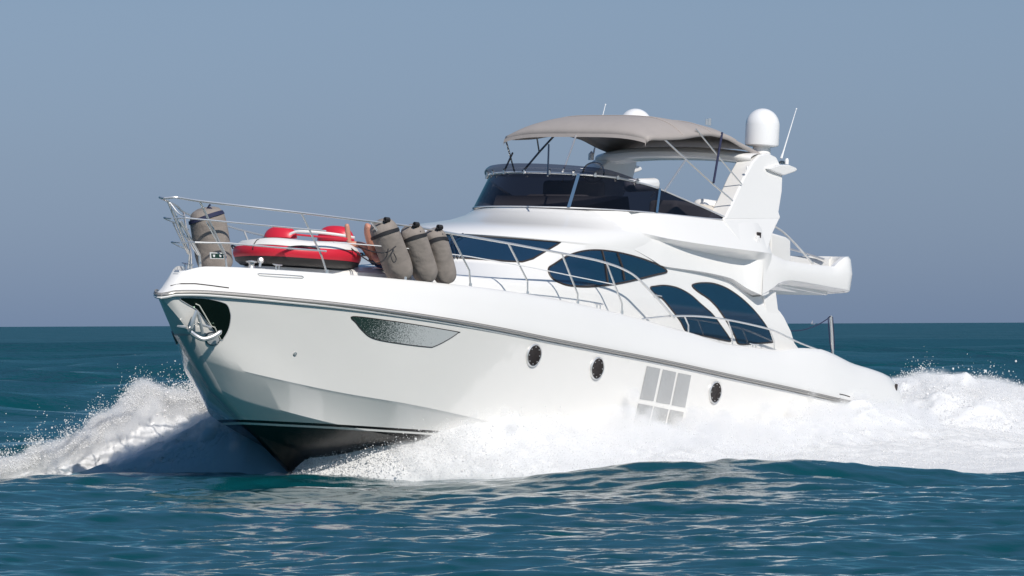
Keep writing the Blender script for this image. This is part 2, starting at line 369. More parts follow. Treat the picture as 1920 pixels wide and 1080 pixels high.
# ---- topside moulding above the rubbing strake, with the deck
def edge_pt(t, k):
    x1 = 17.98; xe = -.55 + (x1 + .55) * t; xr = -.48 + (18.43 + .48) * t; yr, zr = bw(xr), rub_z(xr); ye, ze = edge_y(xe), edge_z(xe)
    if t == 1: ye = 0; yr = 0
    prof = [(0, 0, -.004), (-.02, .04, .035), (.16, .30, .25), (.42, .62, .62), (.78, .86, .90), (.96, .96, .985), (1.08, 1.0, 1.0), (1.22, 1.12, .93), (1.45, 1.2, .80)]
    a, b_, c = prof[k]
    x = xr + (xe - xr) * min(b_ if t > .8 else b_, 1.0)
    y = yr + (ye - yr) * a; z = zr + (ze - zr) * c
    return Vector((x, max(y, 0), z))
brow_rows = [[edge_pt(t, k) for t in tt] for k in range(9)]
ctr = [Vector((p.x, 0, p.z + .03)) for p in brow_rows[8]]
half = [Vector((p.x, p.y * .5, p.z + .02)) for p in brow_rows[8]]
tb = MBd(); tb.grid(brow_rows + [half, ctr]); tb.grid([[Vector((p.x, -p.y, p.z)) for p in r] for r in brow_rows + [half, ctr]])
allr = brow_rows
tb.grid([[r[0], Vector((r[0].x, -r[0].y, r[0].z))] for r in allr])
deck = tb.build('deck', GEL, yacht, 40, weld=True)
# ---- rubbing strake
rbm = MBd()
rp = line_pts((-.30, 18.45, lambda x: bw(min(x, 18.43)) + .03, lambda x: rub_z(x) + .005))
rp[-1].y = 0
full = rp + [Vector((p.x, -p.y, p.z)) for p in rp[::-1][1:]]
rbm.tube(full, .021, 8)
rub = rbm.build('rubbing_strake', mat('brushed_strake', (.42, .40, .37), .38, metal=.7), yacht)
r2 = MBd(); r2.tube([p + Vector((0, 0, .034)) for p in full], .009, 6); r2.build('strake_fillet', mat('strake_rubber', (.26, .25, .24), .5), rub)
r3 = MBd(); r3.tube([Vector((p.x, p.y * .985, p.z + -.035)) for p in full], .02, 6); r3.build('strake_fillet', GEL, rub)
HB = bvh_of(hull); DB = bvh_of(deck)
# ---- stem guard of polished steel
sp = []
for z in np.linspace(.99, 2.2, 22):
    sx = float(np.interp(z, [.12, .76, 1.40, 1.43, 1.85, 2.32, 2.76], [14.6, 15.75, 16.90, 16.93, 17.42, 17.93, 18.43])); w_ = float(np.interp(z, [.1, 1.0, 1.6, 2.3], [.035, .07, .13, .16])); sp.append((sx, z, w_))
sm = MBd(); sm.grid([[Vector((x - .07, -w_ - .035, z + .02)), Vector((x + .012, -w_, z)), Vector((x + .03, 0, z - .01)), Vector((x + .012, w_, z)), Vector((x - .07, w_ + .035, z + .02))] for x, z, w_ in sp])
sm.build('stem_guard', STEELPLATE, yacht, None)
# ---- anchor pocket plates and anchor
def C1(pts): return [(300 + a / 6.75, 500 + b / 6.75) for a, b in pts]
plate = patch('anchor_pocket_plate', C1([(245, 400), (430, 393), (600, 405), (760, 440), (850, 482), (888, 580), (893, 660), (870, 780), (820, 880), (765, 925), (640, 760), (480, 560), (340, 470)]), HB, PANELDARK, yacht, .006, 4, frame=.008, frame_mat=STEELPLATE, frame_name='rim')
anchor = MBd()
def A(px, py, o=.0): 
    h, n = cast(HB, px, py); return h + n * (.10 + o)
anchor.tube([A(364, 578), A(357, 592, .04), A(352, 606, .08), A(350, 612, .06)], [.03, .035, .03, .025], 8)
anchor.tube(spline([A(351, 613, .02), A(362, 620, .06), A(375, 625, .1), A(390, 623, .1), A(402, 618, .08), A(409, 613, .06)], 4), [.018] + [.035] * 18 + [.025, .01], 8)
anchor.tube([A(366, 580), A(370, 600, .05), A(374, 618, .06)], .025, 8)
anchor.tube([A(364, 600, .02), A(378, 606), A(392, 610)], .02, 6)
anchor.tube([A(352, 612), A(344, 606, .03), A(338, 603)], [.03, .03, .02], 8)
anc = anchor.build('anchor', CHROME, yacht)
ar = MBd(); pa = [A(365, 568, -.06), A(372, 571, -.06), A(395, 610, -.06), A(401, 612, -.06), A(413, 636, -.09)]; ar.tube(pa, .009, 6); ar.build('anchor_line', mat('pale_line', (.6, .62, .55), .6), anc)
dh = patch('anchor_chafe_plate', C1([(590, 850), (690, 830), (750, 900), (745, 940), (690, 985), (620, 975), (585, 930)]), HB, STEELPLATE, yacht, .02, 3, frame=.012, frame_mat=DARKSTEEL, frame_name='rim')
# ---- hull windows
def C2(pts): return [(660 + a / 3.856, 380 + b / 3.856) for a, b in pts]
def C5(pts): return [(1000 + a / 3.856, 420 + b / 3.856) for a, b in pts]
def C8(pts): return [(900 + a / 4, 620 + b / 4) for a, b in pts]
patch('hull_window', C2([(4, 822), (250, 850), (500, 888), (755, 932), (765, 940), (700, 985), (600, 1036), (540, 1042), (300, 1012), (150, 980), (80, 930), (30, 870)]), HB, WETGLASS_REFL, yacht, .006, 6, frame=.007, frame_mat=SEAL)
PN = [[(1250, 265), (1352, 285), (1300, 528), (1195, 512)], [(1370, 290), (1470, 312), (1422, 553), (1318, 535)], [(1485, 316), (1582, 335), (1537, 577), (1435, 558)],
      [(1185, 545), (1295, 565), (1240, 790), (1127, 768)], [(1305, 568), (1412, 590), (1360, 812), (1252, 793)], [(1425, 592), (1528, 610), (1478, 835), (1372, 815)]]
for q in PN: patch('hull_pane', C8(q), HB, PANE, yacht, .006, 8, smooth=False)
def porthole(px, py):
    h, n = cast(HB, px, py)
    for sg in (1, -1):
        c = Vector((h.x, sg * h.y, h.z)); nn = Vector((n.x, sg * n.y, n.z)).normalized()
        g = MBd(); g.lathe(c, [(0, .016), (.10, .018), (.170, .022)], 28, nn); po = g.build('porthole', mat_port, yacht)
        r = MBd(); r.lathe(c, [(.163, .014), (.167, .028), (.176, .032), (.187, .024), (.191, -.01)], 32, nn); r.build('rim', CHROME, po)
        for k in range(8):
            q = 2 * pi * k / 8; a = nn.orthogonal().normalized(); bb = nn.cross(a); p = c + (a * cos(q) + bb * sin(q)) * .135
            b = MBd(); b.lathe(p, [(.010, .015), (.010, .028), (0.0, .03)], 6, nn); b.build('bolt', CHROME, po)
mat_port = mat('porthole_glass', (.022, .017, .016), .25, spec=.25, noise=(14, .6, 5))
for p in ((1000, 666), (1118.5, 690.5), (1340, 735.5)): porthole(*p)
# ---- small vent fittings on the topsides
sl = MBd()
sl.tube([cast(DB, x, y, .006)[0] for x, y in ((483, 514), (486, 513), (525, 515), (566, 518), (569, 520), (566, 522), (525, 520), (486, 517), (483, 514), (486, 513))], .008, 6)
sl.build('fairlead_trim', CHROME, yacht)
sl = MBd(); sl.tube([cast(DB, x, y, .004)[0] for x, y in ((320, 536), (340, 532), (366, 532), (400, 536), (429, 540))], .009, 6); sl.build('bow_trim_line', SEAL, yacht)
sl = MBd(); sl.tube([cast(DB, x, y, .004)[0] for x, y in ((1574, 739), (1584, 741), (1593, 744))], .008, 6); sl.build('stern_vent', SEAL, yacht)
q = cast(HB, 553, 663); sl = MBd(); sl.lathe(q[0], [(.03, 0), (.03, .015), (0, .02)], 12, q[1]); sl.build('drain_outlet', CHROME, yacht)

# ---- superstructure: rings from the foredeck trunk up to the flybridge floor
RINGS = [  # z, x front, half width, x where the round front starts, x aft, exponent
 (2.55, 16.1, 1.93, 7.9, 2.55, 2.0), (2.86, 16.1, 1.93, 7.9, 2.70, 2.0), (3.15, 16.05, 1.93, 7.9, 2.9, 2.0), (3.38, 15.9, 1.925, 7.9, 3.15, 2.0), (3.46, 15.5, 1.91, 7.9, 3.25, 2.0), (3.52, 14.5, 1.90, 7.9, 3.35, 2.0),
 (3.62, 13.4, 1.885, 7.9, 3.5, 2.05), (3.72, 12.65, 1.87, 7.9, 3.6, 2.1), (3.76, 12.45, 1.865, 7.85, 3.65, 2.1), (3.9, 12.15, 1.85, 7.85, 3.8, 2.1), (4.05, 11.75, 1.83, 7.8, 3.9, 2.1), (4.19, 11.4, 1.80, 7.75, 4.0, 2.1),
 (4.22, 11.46, 1.80, 7.75, 4.0, 2.1), (4.30, 11.25, 1.80, 7.55, 4.0, 2.1), (4.42, 10.7, 1.80, 7.2, 4.0, 2.1), (4.50, 10.1, 1.79, 6.9, 4.0, 2.1), (4.58, 9.6, 1.78, 6.65, 4.0, 2.05), (4.70, 9.1, 1.76, 6.45, 4.0, 2.0), (4.80, 8.85, 1.74, 6.35, 4.0, 2.0), (4.84, 8.72, 1.68, 6.3, 4.0, 2.0)]
def ring(z, xf, ys, xa, xb, n, N=44):
    out = []
    for i in range(14): t = i / 14; out.append(Vector((xb + (xa - xb) * t, ys, z)))
    for i in range(N + 1):
        a = pi / 2 * i / N; out.append(Vector((xa + (xf - xa) * sin(a) ** (2 / n), ys * cos(a) ** (2 / n) if i < N else 0, z)))
    return out + [Vector((p.x, -p.y, p.z)) for p in out[::-1][1:]]
rr = [ring(*r) for r in RINGS]
cb = MBd(); cb.grid(rr, True); n_ = len(rr[-1]); cb.add(rr[-1], [tuple(range(n_))])
cabin = cb.build('superstructure', GEL, yacht, 28, weld=True)
# ---- flybridge side moulding (lip, shaded recess, lower shoulder)
ST = {  # x: P0..P6 as (y, z)
 8.8: [(.3, 4.75), (.35, 4.78), (1.36, 4.50), (1.5, 4.42), (1.55, 4.36), (1.66, 4.22), (1.6, 4.18)],
 8.0: [(1.15, 4.82), (1.30, 4.83), (1.68, 4.52), (1.74, 4.44), (1.765, 4.38), (1.785, 4.22), (1.7, 4.18)],
 7.4: [(1.44, 4.86), (1.56, 4.86), (1.81, 4.49), (1.79, 4.43), (1.80, 4.37), (1.835, 4.10), (1.74, 4.06)],
 7.0: [(1.54, 4.87), (1.68, 4.87), (1.92, 4.45), (1.83, 4.39), (1.855, 4.30), (1.875, 3.99), (1.80, 3.97)],
 6.0: [(1.66, 4.87), (1.82, 4.87), (2.06, 4.42), (1.84, 4.32), (1.87, 4.17), (1.905, 3.98), (1.80, 3.96)],
 5.0: [(1.72, 4.88), (1.89, 4.88), (2.13, 4.41), (1.84, 4.29), (1.89, 4.12), (1.94, 3.93), (1.82, 3.91)],
 4.5: [(1.73, 4.90), (1.90, 4.90), (2.15, 4.41), (1.86, 4.27), (1.93, 4.08), (1.98, 3.79), (1.86, 3.77)],
 4.28: [(1.73, 4.91), (1.90, 4.91), (2.15, 4.41), (2.0, 4.28), (2.01, 4.05), (2.03, 3.73), (1.88, 3.71)],
 4.1: [(1.73, 4.91), (1.90, 4.91), (2.13, 4.41), (2.09, 4.31), (2.08, 4.05), (2.065, 3.69), (1.90, 3.68)],
 3.9: [(1.73, 4.88), (1.89, 4.87), (2.085, 4.41), (2.075, 4.30), (2.07, 4.05), (2.06, 3.74), (1.90, 3.70)],
}
xs_ = sorted(ST)[::-1]
fy = [[pchip(sorted(ST), [ST[x][k][0] for x in sorted(ST)]) for k in range(7)], [pchip(sorted(ST), [ST[x][k][1] for x in sorted(ST)]) for k in range(7)]]
fxs = sorted(set([round(v, 3) for v in list(np.linspace(3.9, 8.8, 50)) + [4.5, 4.28, 4.1]]))[::-1]
rows_ = [[Vector((x, fy[0][k](x), fy[1][k](x))) for k in range(7)] for x in fxs]
sb = MBd(); sb.grid(rows_); n7 = len(rows_) - 1
sb.add(rows_[-1], [tuple(range(7))])
fly = sb.build('flybridge_coaming', GEL, yacht, 32, mirror=True)
lipb = MBd()
CB = bvh_of(cabin, fly)
# ---- aft flybridge: bulwark ring, floor
def plan(q):      # port wall -> round corner -> aft wall centre ; q in metres from x=4.15
    if q < 2.85: return Vector((4.15 - q, 2.075 + .02 * min(1, q / .5) - .014 * q, 0))
    a = min((q - 2.85) / .65, 1) * pi / 2
    if q < 3.5: return Vector((1.30 - .46 * sin(a), 2.055 - .45 * (1 - cos(a)), 0))
    return Vector((.84, 1.605 - (q - 3.5), 0))
qs = list(np.linspace(0, 2.8, 18)) + list(np.linspace(2.85, 3.5, 14)) + list(np.linspace(3.6, 5.105, 8))
ztop = pchip([0, .25, .9, 1.5, 2.45, 2.6, 2.85, 3.2, 3.5, 5.2], [4.44, 4.42, 4.33, 4.33, 4.34, 4.42, 4.53, 4.56, 4.56, 4.56])
zbot = pchip([0, .25, .6, 1.0, 2.4, 3.4, 4.95], [3.69, 3.78, 3.94, 3.99, 3.96, 3.94, 3.94]); zsof = pchip([0, .6, 1.5, 4.95], [3.64, 3.80, 3.86, 3.88])
ab = MBd(); rws = []
for q in qs:
    p = plan(q); c = Vector((2.6, 0, 0)); inn = (Vector((min(p.x, 4.2), p.y, 0)) - Vector((max(p.x, 1.6) if q > 2.85 else p.x, max(p.y - 1, 0) if q <= 3.5 else p.y, 0))); inn = inn.normalized() if inn.length > 0 else Vector((-1, 0, 0))
    zt, zb = ztop(q), zbot(q)
    rws.append([p - inn * .55 + Vector((0, 0, zsof(q))), p - inn * .04 + Vector((0, 0, zb - .012)), p + Vector((0, 0, zb + .02)), p + inn * .03 * min(1, q / .8) + Vector((0, 0, (zb + zt) / 2)), p - inn * .01 + Vector((0, 0, zt - .05)), p - inn * .05 + Vector((0, 0, zt)), p - inn * .12 + Vector((0, 0, zt)), p - inn * .16 + Vector((0, 0, zt - .05)), p - inn * .16 + Vector((0, 0, zb))])
ab.grid(rws); ab.build('aft_bulwark', GEL, yacht, 40, mirror=True)
fb = MBd()
for yv in (1,):
    fl = [(4.6, 3.93, 1.88), (3.2, 3.90, 1.86), (1.6, 3.85, 1.86), (1.2, 3.87, 1.6)]
    fb.prism([(x, y, z) for x, z, y in fl] + [(x, -y, z) for x, z, y in fl[::-1]], [(x, y, z + .1) for x, z, y in fl] + [(x, -y, z + .1) for x, z, y in fl[::-1]])
fb.build('flybridge_deck', GEL, yacht, 30, bevel=.02)
# saloon aft side panel sweeping down to the cockpit
pb = MBd(); pr = [(1430, 549), (1455, 546), (1459, 578), (1468, 607), (1482, 632), (1500, 656), (1500, 670), (1456, 670)]
A_ = [onY(a, b, 1.915) for a, b in pr]; pb.prism(A_, [Vector((p.x, 1.80, p.z)) for p in A_]); pb.build('saloon_wing', GEL, yacht, 30, mirror=True, bevel=.015)
# locker behind the arch
lk = MBd(); lp = [(1446, 436), (1474, 444), (1483, 450), (1483, 500), (1446, 500)]
A_ = [onY(a, b, 1.55) for a, b in lp]; lk.prism(A_, [Vector((p.x, .9, p.z)) for p in A_]); lk.build('flybridge_locker', GEL, yacht, 30, bevel=.03)
# ---- radar arch
ar_ = MBd()
prof = [(1362, 404), (1372, 384), (1395, 333), (1412, 303), (1424, 290), (1441, 287), (1456, 294), (1463, 308), (1468, 335), (1467, 360), (1461, 398), (1464, 407), (1463, 412), (1356, 412)]
def archy(z): return 1.895 - .26 * max(0, z - 4.9) + .49 * max(0, 4.9 - z)
def on_arch(px, py, add=0):
    z = 5.
    for _ in range(20): p = onY(px, py, archy(z) + add); z = p.z
    return p
A_ = [on_arch(*p) for p in prof]
ar_.prism(A_, [Vector((p.x, p.y - .34, p.z)) for p in A_])
arch = ar_.build('radar_arch', GEL, yacht, 30, mirror=True, bevel=.05)
ar_ = MBd(); A_ = [on_arch(*p, -.004) for p in [(1356, 411), (1464, 406), (1449, 438), (1440, 470), (1400, 470), (1370, 430)]]
ar_.prism(A_, [Vector((p.x, p.y - .3, p.z)) for p in A_]); ar_.build('arch_foot', GEL, yacht, 30, mirror=True, bevel=.02)
xb = MBd(); rows_ = []
for y in np.linspace(-1.56, 1.56, 25):
    c = .10 * (1 - (abs(y) / 1.56) ** 2.5); zc = 6.02 + c; w_ = .42
    rows_.append([Vector((3.45 + w_ * cos(a) + .25 * (1 - (abs(y) / 1.56) ** 3), y, zc + .11 * sin(a))) for a in np.linspace(0, 2 * pi, 20, endpoint=False)])
xb.grid(rows_, True); xb.build('crossbar', GEL, arch, 60)
wg = MBd(); wp = [(1441, 316), (1462, 309), (1480, 309), (1493, 314), (1496, 319), (1490, 323), (1470, 329), (1452, 322)]
A_ = [onY(a, b, 1.72) for a, b in wp]; wg.prism(A_, [Vector((p.x, 1.4, p.z)) for p in A_]); wg.build('light_wing', GEL, arch, 30, mirror=True, bevel=.02)
def knob(px, py, y, r, h, m=CHROME, name='nav_light', par=None):
    p = onY(px, py, y); k = MBd(); k.lathe(p, [(0, 0), (r, 0), (r, h * .7), (r * .6, h), (0, h * 1.02)], 12); return k.build(name, m, par or arch)
knob(1475, 308, 1.6, .035, .10, RADOME); knob(1466, 307, 1.6, .05, .05, DARKSTEEL)
knob(1401, 318, 1.75, .02, .06, RADOME)
nl = MBd(); c = cast(CB, 1422, 441, .01); nl.box(c[0], (.10, .03, .09)); nl.build('nav_light', SEAL, yacht, 30)
nl = MBd(); c = cast(CB, 1420, 449, .01); nl.box(c[0], (.09, .03, .12)); nl.build('nav_light_bracket', GELMATT, yacht, 30, bevel=.01)
# radomes
for sg in (1, -1):
    c = onY(1428, 275, 1.28); c = Vector((c.x, sg * 1.28, c.z))
    k = MBd(); prof_ = [(0, 0), (.22, 0), (.285, .02), (.292, .06), (.292, .36)] + [(.292 * cos(a), .36 + .295 * sin(a)) for a in np.linspace(.1, pi / 2, 12)]
    k.lathe(c, prof_, 36); rd = k.build('radome', RADOME, yacht, 35)
    k = MBd(); k.lathe(c + Vector((0, 0, -.13)), [(.16, 0), (.15, .13)], 20); k.build('radome_mount', GELMATT, rd)
# antennas
for a, b, y in (((1465, 297), (1493, 205), 1.5), ((1112, 290), (1135, 197), -1.5)):
    p, q = onY(*a, y), onY(*b, y); k = MBd(); k.tube([p, p.lerp(q, .18), q], [.022, .012, .006], 6); k.tube([q, q + (q - p).normalized() * .02], .012, 6); k.build('whip_antenna', RADOME, yacht)
k = MBd(); p = onY(1108, 300, -1.45); k.lathe(p, [(0, 0), (.05, 0), (.05, .1), (0, .16)], 12); k.build('gps_dome', RADOME, yacht)
k = MBd(); p = onY(1330, 235, .2); k.tube([p, p + Vector((0, 0, .12))], .03, 8); k.tube([p + Vector((.1, 0, 0)), p + Vector((.1, 0, .1))], .02, 8); k.build('anchor_light', CHROME, yacht)

# ---- cabin windows
# windscreen wraps round the front: laid on from ahead
def wrap_patch(name, prof_lo, prof_hi, m, parent, off=.008, ny=60, nz=8, frame=None):
    rows_ = []
    for j in range(nz + 1):
        r = []
        for i in range(ny + 1):
            s = -1 + 2 * i / ny; a = abs(s)
            lo, hi = prof_lo(a), prof_hi(a); p = Vector(lo).lerp(Vector(hi), j / nz); p.y *= (1 if s > 0 else -1)
            # snap to body horizontally towards the axis
            o = Vector((7.0, 0, p.z)); d = (p - o).normalized(); h, n, _, _ = CBVH.ray_cast(o, d)
            r.append((h + Vector((d.x, d.y, .5)).normalized() * off) if h else p)
        rows_.append(r)
    b = MBd(); b.grid(rows_); o = b.build(name, m, parent, None)
    if frame:
        loop = rows_[0] + [r[-1] for r in rows_[1:]] + rows_[-1][::-1][1:] + [r[0] for r in rows_[::-1][1:]]
        fb_ = MBd(); fb_.tube(loop, frame, 6, False); fb_.build('frame', SEAL, o)
    return o
CBVH = bvh_of(cabin)
wlo = [cast(CBVH, *p)[0] for p in ((862, 484), (905, 486.5), (950, 490), (980, 491), (1000, 485))]
whi = [cast(CBVH, *p)[0] for p in ((835, 437), (900, 438.5), (980, 441), (1052, 442.5))]
plo = [Vector((12.4, 0.0001, 3.78)), Vector((12.3, .4, 3.78))] + wlo
phi_ = [Vector((11.4, 0.0001, 4.185)), Vector((11.35, .3, 4.185))] + [Vector((p.x, p.y, min(p.z, 4.19))) for p in whi]
def pth(P):
    L = [0]
    for a, b in zip(P, P[1:]): L.append(L[-1] + (b - a).length)
    def f(s):
        s = s * L[-1]
        for i in range(len(P) - 1):
            if s <= L[i + 1] + 1e-9: return P[i].lerp(P[i + 1], (s - L[i]) / max(L[i + 1] - L[i], 1e-6))
        return P[-1]
    return f
wscreen = wrap_patch('windscreen', pth(plo), pth(phi_), WINGLASS, yacht, frame=.014)
# wipers
wp_ = MBd()
for pts in ([(838, 470), (846, 456), (868, 443)], [(852, 487), (850, 470), (846, 458)], [(858, 487), (856, 470), (852, 455)]):
    wp_.tube([cast(CB, *p, .05)[0] for p in pts], .010, 6)
wp_.build('windscreen_wiper', DARKSTEEL, wscreen)
for p in ((852, 482), (859, 482)):
    k = MBd(); c = cast(CB, *p, .02)[0]; k.tube([c + Vector((0, 0, -.06)), c + Vector((0, 0, .02))], .022, 8); k.build('wiper_base', CHROME, wscreen)
side1 = patch('side_window', C5([(110, 320), (150, 290), (240, 235), (330, 203), (420, 190), (520, 193), (640, 212), (780, 250), (880, 288), (935, 318), (958, 336), (955, 350), (880, 368), (760, 398), (640, 425), (540, 440), (420, 452), (330, 452), (230, 440), (150, 405), (115, 365)]), CBVH, WINGLASS, yacht, .012, 6, frame=.016)
for sg in (1, -1):
    k = MBd(); pts = [cast(CB, *p, .022)[0] for p in C5([(490, 195), (515, 300), (530, 420)])]; k.tube([Vector((p.x, sg * p.y, p.z)) for p in pts], .02, 6); k.build('mullion', SEAL, side1[0 if sg > 0 else 1]); k = MBd()
    pts = [cast(CB, *p, .022)[0] for p in C5([(600, 215), (635, 310), (650, 405)])]; k.tube([Vector((p.x, sg * p.y, p.z)) for p in pts], .02, 6)
    k.build('mullion', SEAL, side1[0 if sg > 0 else 1])
patch('side_window', C5([(845, 460), (880, 450), (950, 444), (1040, 462), (1130, 510), (1210, 580), (1290, 650), (1350, 730), (1400, 800), (1422, 838), (1415, 847), (1340, 832), (1240, 810), (1115, 785), (1060, 700), (1000, 620), (930, 540), (870, 500)]), CBVH, WINGLASS, yacht, .010, 6, frame=.012)
patch('side_window', C5([(1147, 450), (1165, 433), (1220, 425), (1300, 430), (1390, 462), (1480, 520), (1560, 590), (1640, 680), (1700, 770), (1732, 845), (1700, 856), (1600, 864), (1485, 866), (1455, 810), (1400, 710), (1340, 620), (1270, 545), (1190, 490)]), CBVH, WINGLASS, yacht, .010, 6, frame=.012)

# ---- flybridge windshield: dark lower band, lighter visor, steel rail
def oval(xa, ax_l, ys, zf, tail, a0=.0, a1=.93):   # front half-oval run from the centre line to the side, then a straight tail
    P = []
    for i in range(15):
        a = a0 + (pi / 2 * a1 - a0) * i / 14; x = xa + ax_l * cos(a); P.append(Vector((x, max(ys * sin(a), .0001), zf(x))))
    return P + [Vector(p) for p in tail]
gz0 = pchip([4.95, 6, 7.5, 8.83], [4.90, 4.875, 4.86, 4.83]); gz1 = pchip([4.95, 5.6, 6.3, 7.2, 7.8, 8.5], [4.905, 5.04, 5.19, 5.35, 5.41, 5.42])
glb = pth(oval(6.33, 2.5, 1.745, gz0, [(5.6, 1.84, 4.88), (4.95, 1.88, 4.90)]))
glt = pth(oval(6.10, 2.33, 1.66, gz1, [(5.6, 1.80, 5.04), (4.95, 1.87, 4.905)]))
def band(lo, hi, n=70, nz=5, bulge=0.0, smax=1.0):
    rows_ = []
    for j in range(nz + 1):
        r = []
        for i in range(n + 1):
            s = (-1 + 2 * i / n) * smax; a, b = lo(abs(s)), hi(abs(s)); p = a.lerp(b, j / nz); d = Vector((p.x - 7, p.y, 0)); 
            p = p + (d.normalized() if d.length > 0 else d) * bulge * sin(pi * j / nz)
            p.y *= (1 if s >= 0 else -1); r.append(p)
        rows_.append(r)
    return rows_
gr = band(glb, glt); g = MBd(); g.grid(gr); glass = g.build('flybridge_windshield', SMOKE, yacht, None)
g = MBd(); g.tube(gr[-1], .018, 8); g.build('windshield_rail', CHROME, glass)
g = MBd(); g.tube([p + Vector((0, 0, .004)) for p in gr[0]], .012, 6); g.build('windshield_seal', CHROME, glass)
STRUT = mat('strut_blue_tint', (.055, .11, .19), .2, coat=.5)
for s in (-.93, -.42, .2, .56):
    g = MBd()
    a, b = glb(abs(s)), glt(abs(s)); sg = 1 if s > 0 else -1; a.y *= sg; b.y *= sg
    a2, b2 = glb(abs(s) + .012), glt(abs(s) + .012); a2.y *= sg; b2.y *= sg; o = Vector((.02, .02 * sg, .01)); g.add([a + o, a2 + o, b2 + o, b + o], [(0, 1, 2, 3)]); g.build('windshield_strut', STRUT, glass, None)
vt = pth(oval(6.10, 2.42, 1.66, pchip([7.2, 7.5, 7.9, 8.6], [5.37, 5.46, 5.54, 5.57]), [], 0, .68))
vb = pth(oval(6.12, 2.35, 1.67, lambda x: gz1(x) + .02, [], 0, .68))
vr = band(vb, vt, 70, 5, .05); g = MBd(); g.grid(vr); vis = g.build('windshield_visor', SMOKELIGHT, yacht, None)
for s in (.0, .22, .42, .6, .8, .99):
    for sg in ((1, -1) if s else (1,)):
        g = MBd(); p = vb(s); p = Vector((p.x + .02, p.y * sg + .01 * sg, p.z)); g.box(p, (.03, .03, .09)); g.build('visor_clip', CHROME, vis)
# ---- flybridge interior
fi = MBd(); fi.grid([[Vector((x, y, z)) for y in np.linspace(-1.6, 1.6, 5)] for x, z in ((7.6, 4.86), (4.0, 4.86))])
fi.build('flybridge_floor', GELMATT, yacht, None)
k = MBd(); k.add([(8.0, -.9, 4.9), (8.0, .9, 4.9), (7.3, 1.3, 5.12), (7.3, -1.3, 5.12), (7.1, 1.3, 4.5), (7.1, -1.3, 4.5)], [(0, 1, 2, 3), (3, 2, 4, 5)]); k.build('dashboard', CUSHION, yacht, None)
def seat(name, c, d, m=CUSHION, bv=.07, rot=None):
    k = MBd(); k.box(c, d, rot); return k.build(name, m, yacht, 30, bevel=bv)
seat('helm_seat', (6.3, -.6, 4.95), (.6, 1.2, .5)); seat('helm_seat_back', (6.0, -.6, 5.2), (.16, 1.2, .55))
seat('sofa', (5.4, 1.25, 4.9), (1.5, .55, .5)); seat('sofa_back', onY(1203, 347, 1.25), (.95, .2, .22), RADOME, .09, Matrix.Rotation(.10, 3, 'Y'))
seat('sofa_back', onY(1342, 391, 1.3), (1.1, .3, .26), RADOME, .10)
k = MBd(); sw = onY(1113, 318, .55); k.tube([Vector((sw.x + .05 * cos(a), sw.y + .24 * cos(a), sw.z - .05 + .17 * sin(a))) for a in np.linspace(0, 2 * pi, 25)], .014, 6); k.build('steering_wheel', DARKSTEEL, yacht)

# ---- bimini: canvas stretched over four hoops from the front bow to the arch
HOOPS = [(6.98, 6.09, 6.18, 1.40), (6.93, 6.14, 6.27, 1.42), (6.55, 6.18, 6.47, 1.44), (6.0, 6.24, 6.575, 1.46), (5.45, 6.33, 6.60, 1.47), (5.0, 6.38, 6.595, 1.47), (4.55, 6.36, 6.56, 1.47), (4.0, 6.26, 6.47, 1.46), (3.1, 6.12, 6.28, 1.42)]
hx = [h[0] for h in HOOPS][::-1]
def hf(i): return pchip(hx, [h[i] for h in HOOPS][::-1])
fe, fm, fw_ = hf(1), hf(2), hf(3)
rows_ = []; rin = []
for x in np.linspace(3.1, 6.98, 64):
    ze, zm, wy = fe(x), fm(x), fw_(x); r = []; sag = .022 * abs(sin(pi * (x - 3.35) / 1.21))
    for j in range(-24, 25):
        s = j / 24; a = abs(s)
        y = wy * (1 - (1 - a) ** 1.0); zz = ze + (zm - ze) * (1 - a ** 4.5)
        r.append(Vector((x + .10 * (1 - a * a) * (x - 3.35) / 3.6, math.copysign(y, s), zz - sag * (1 - a ** 4))))
    lo = [Vector((r[0].x, r[0].y - .005, r[0].z - .07))]; hi = [Vector((r[-1].x, r[-1].y + .005, r[-1].z - .07))]
    rows_.append(lo + r + hi)
cv = MBd(); cv.grid(rows_); canopy = cv.build('bimini_canopy', CANVAS, yacht, 60)
sol = canopy.modifiers.new('thickness', 'SOLIDIFY'); sol.thickness = .012; sol.offset = -1
tr_ = MBd(); fr = rows_[-1]; tr_.grid([[p + Vector((.012, 0, 0)) for p in fr], [p + Vector((.03, 0, -.06)) for p in fr]]); tv = tr_.build('front_valance', CANVAS, canopy, 60)
sm_ = MBd()
for ix in (18, 32, 46):
    sm_.tube([p + Vector((0, 0, .004)) for p in rows_[ix][1:-1]], .008, 5)
sm_.build('seam', mat('canvas_piping', (.42, .37, .34), .8), canopy)
# bimini frame
def pole(pts, r=.016, name='bimini_pole', m=CHROME, par=canopy): k = MBd(); k.tube(pts, r, 8); return k.build(name, m, par)
def yl(pts): return [onY(a, b, y) for a, b, y in pts]
pole(yl([(1243, 259, 1.42), (1285, 298, 1.55), (1340, 348, 1.70), (1364, 368, 1.82), (1374, 377, 1.88)]))
pole(yl([(1286, 300, 1.56), (1247, 357, 1.76)]))
pole(yl([(1305, 242, 1.46), (1345, 291, 1.55), (1391, 346, 1.75)]), .013)
pole(yl([(1354, 249, 1.46), (1346, 295, 1.6), (1338, 342, 1.72)]), .02, 'bimini_strap', BLUEROPE)
pole(yl([(948, 261, -1.40), (956, 290, -1.35), (965, 323, -1.3)]), .014, m=DARKSTEEL)  # dark steel on these poles paints in their shade; lit port poles are chrome
pole(yl([(961, 287, -1.36), (942, 328, -1.1)]), .017, m=DARKSTEEL)
pole(yl([(1005, 247, -1.44), (1011, 285, -1.48)]), .014, m=DARKSTEEL)
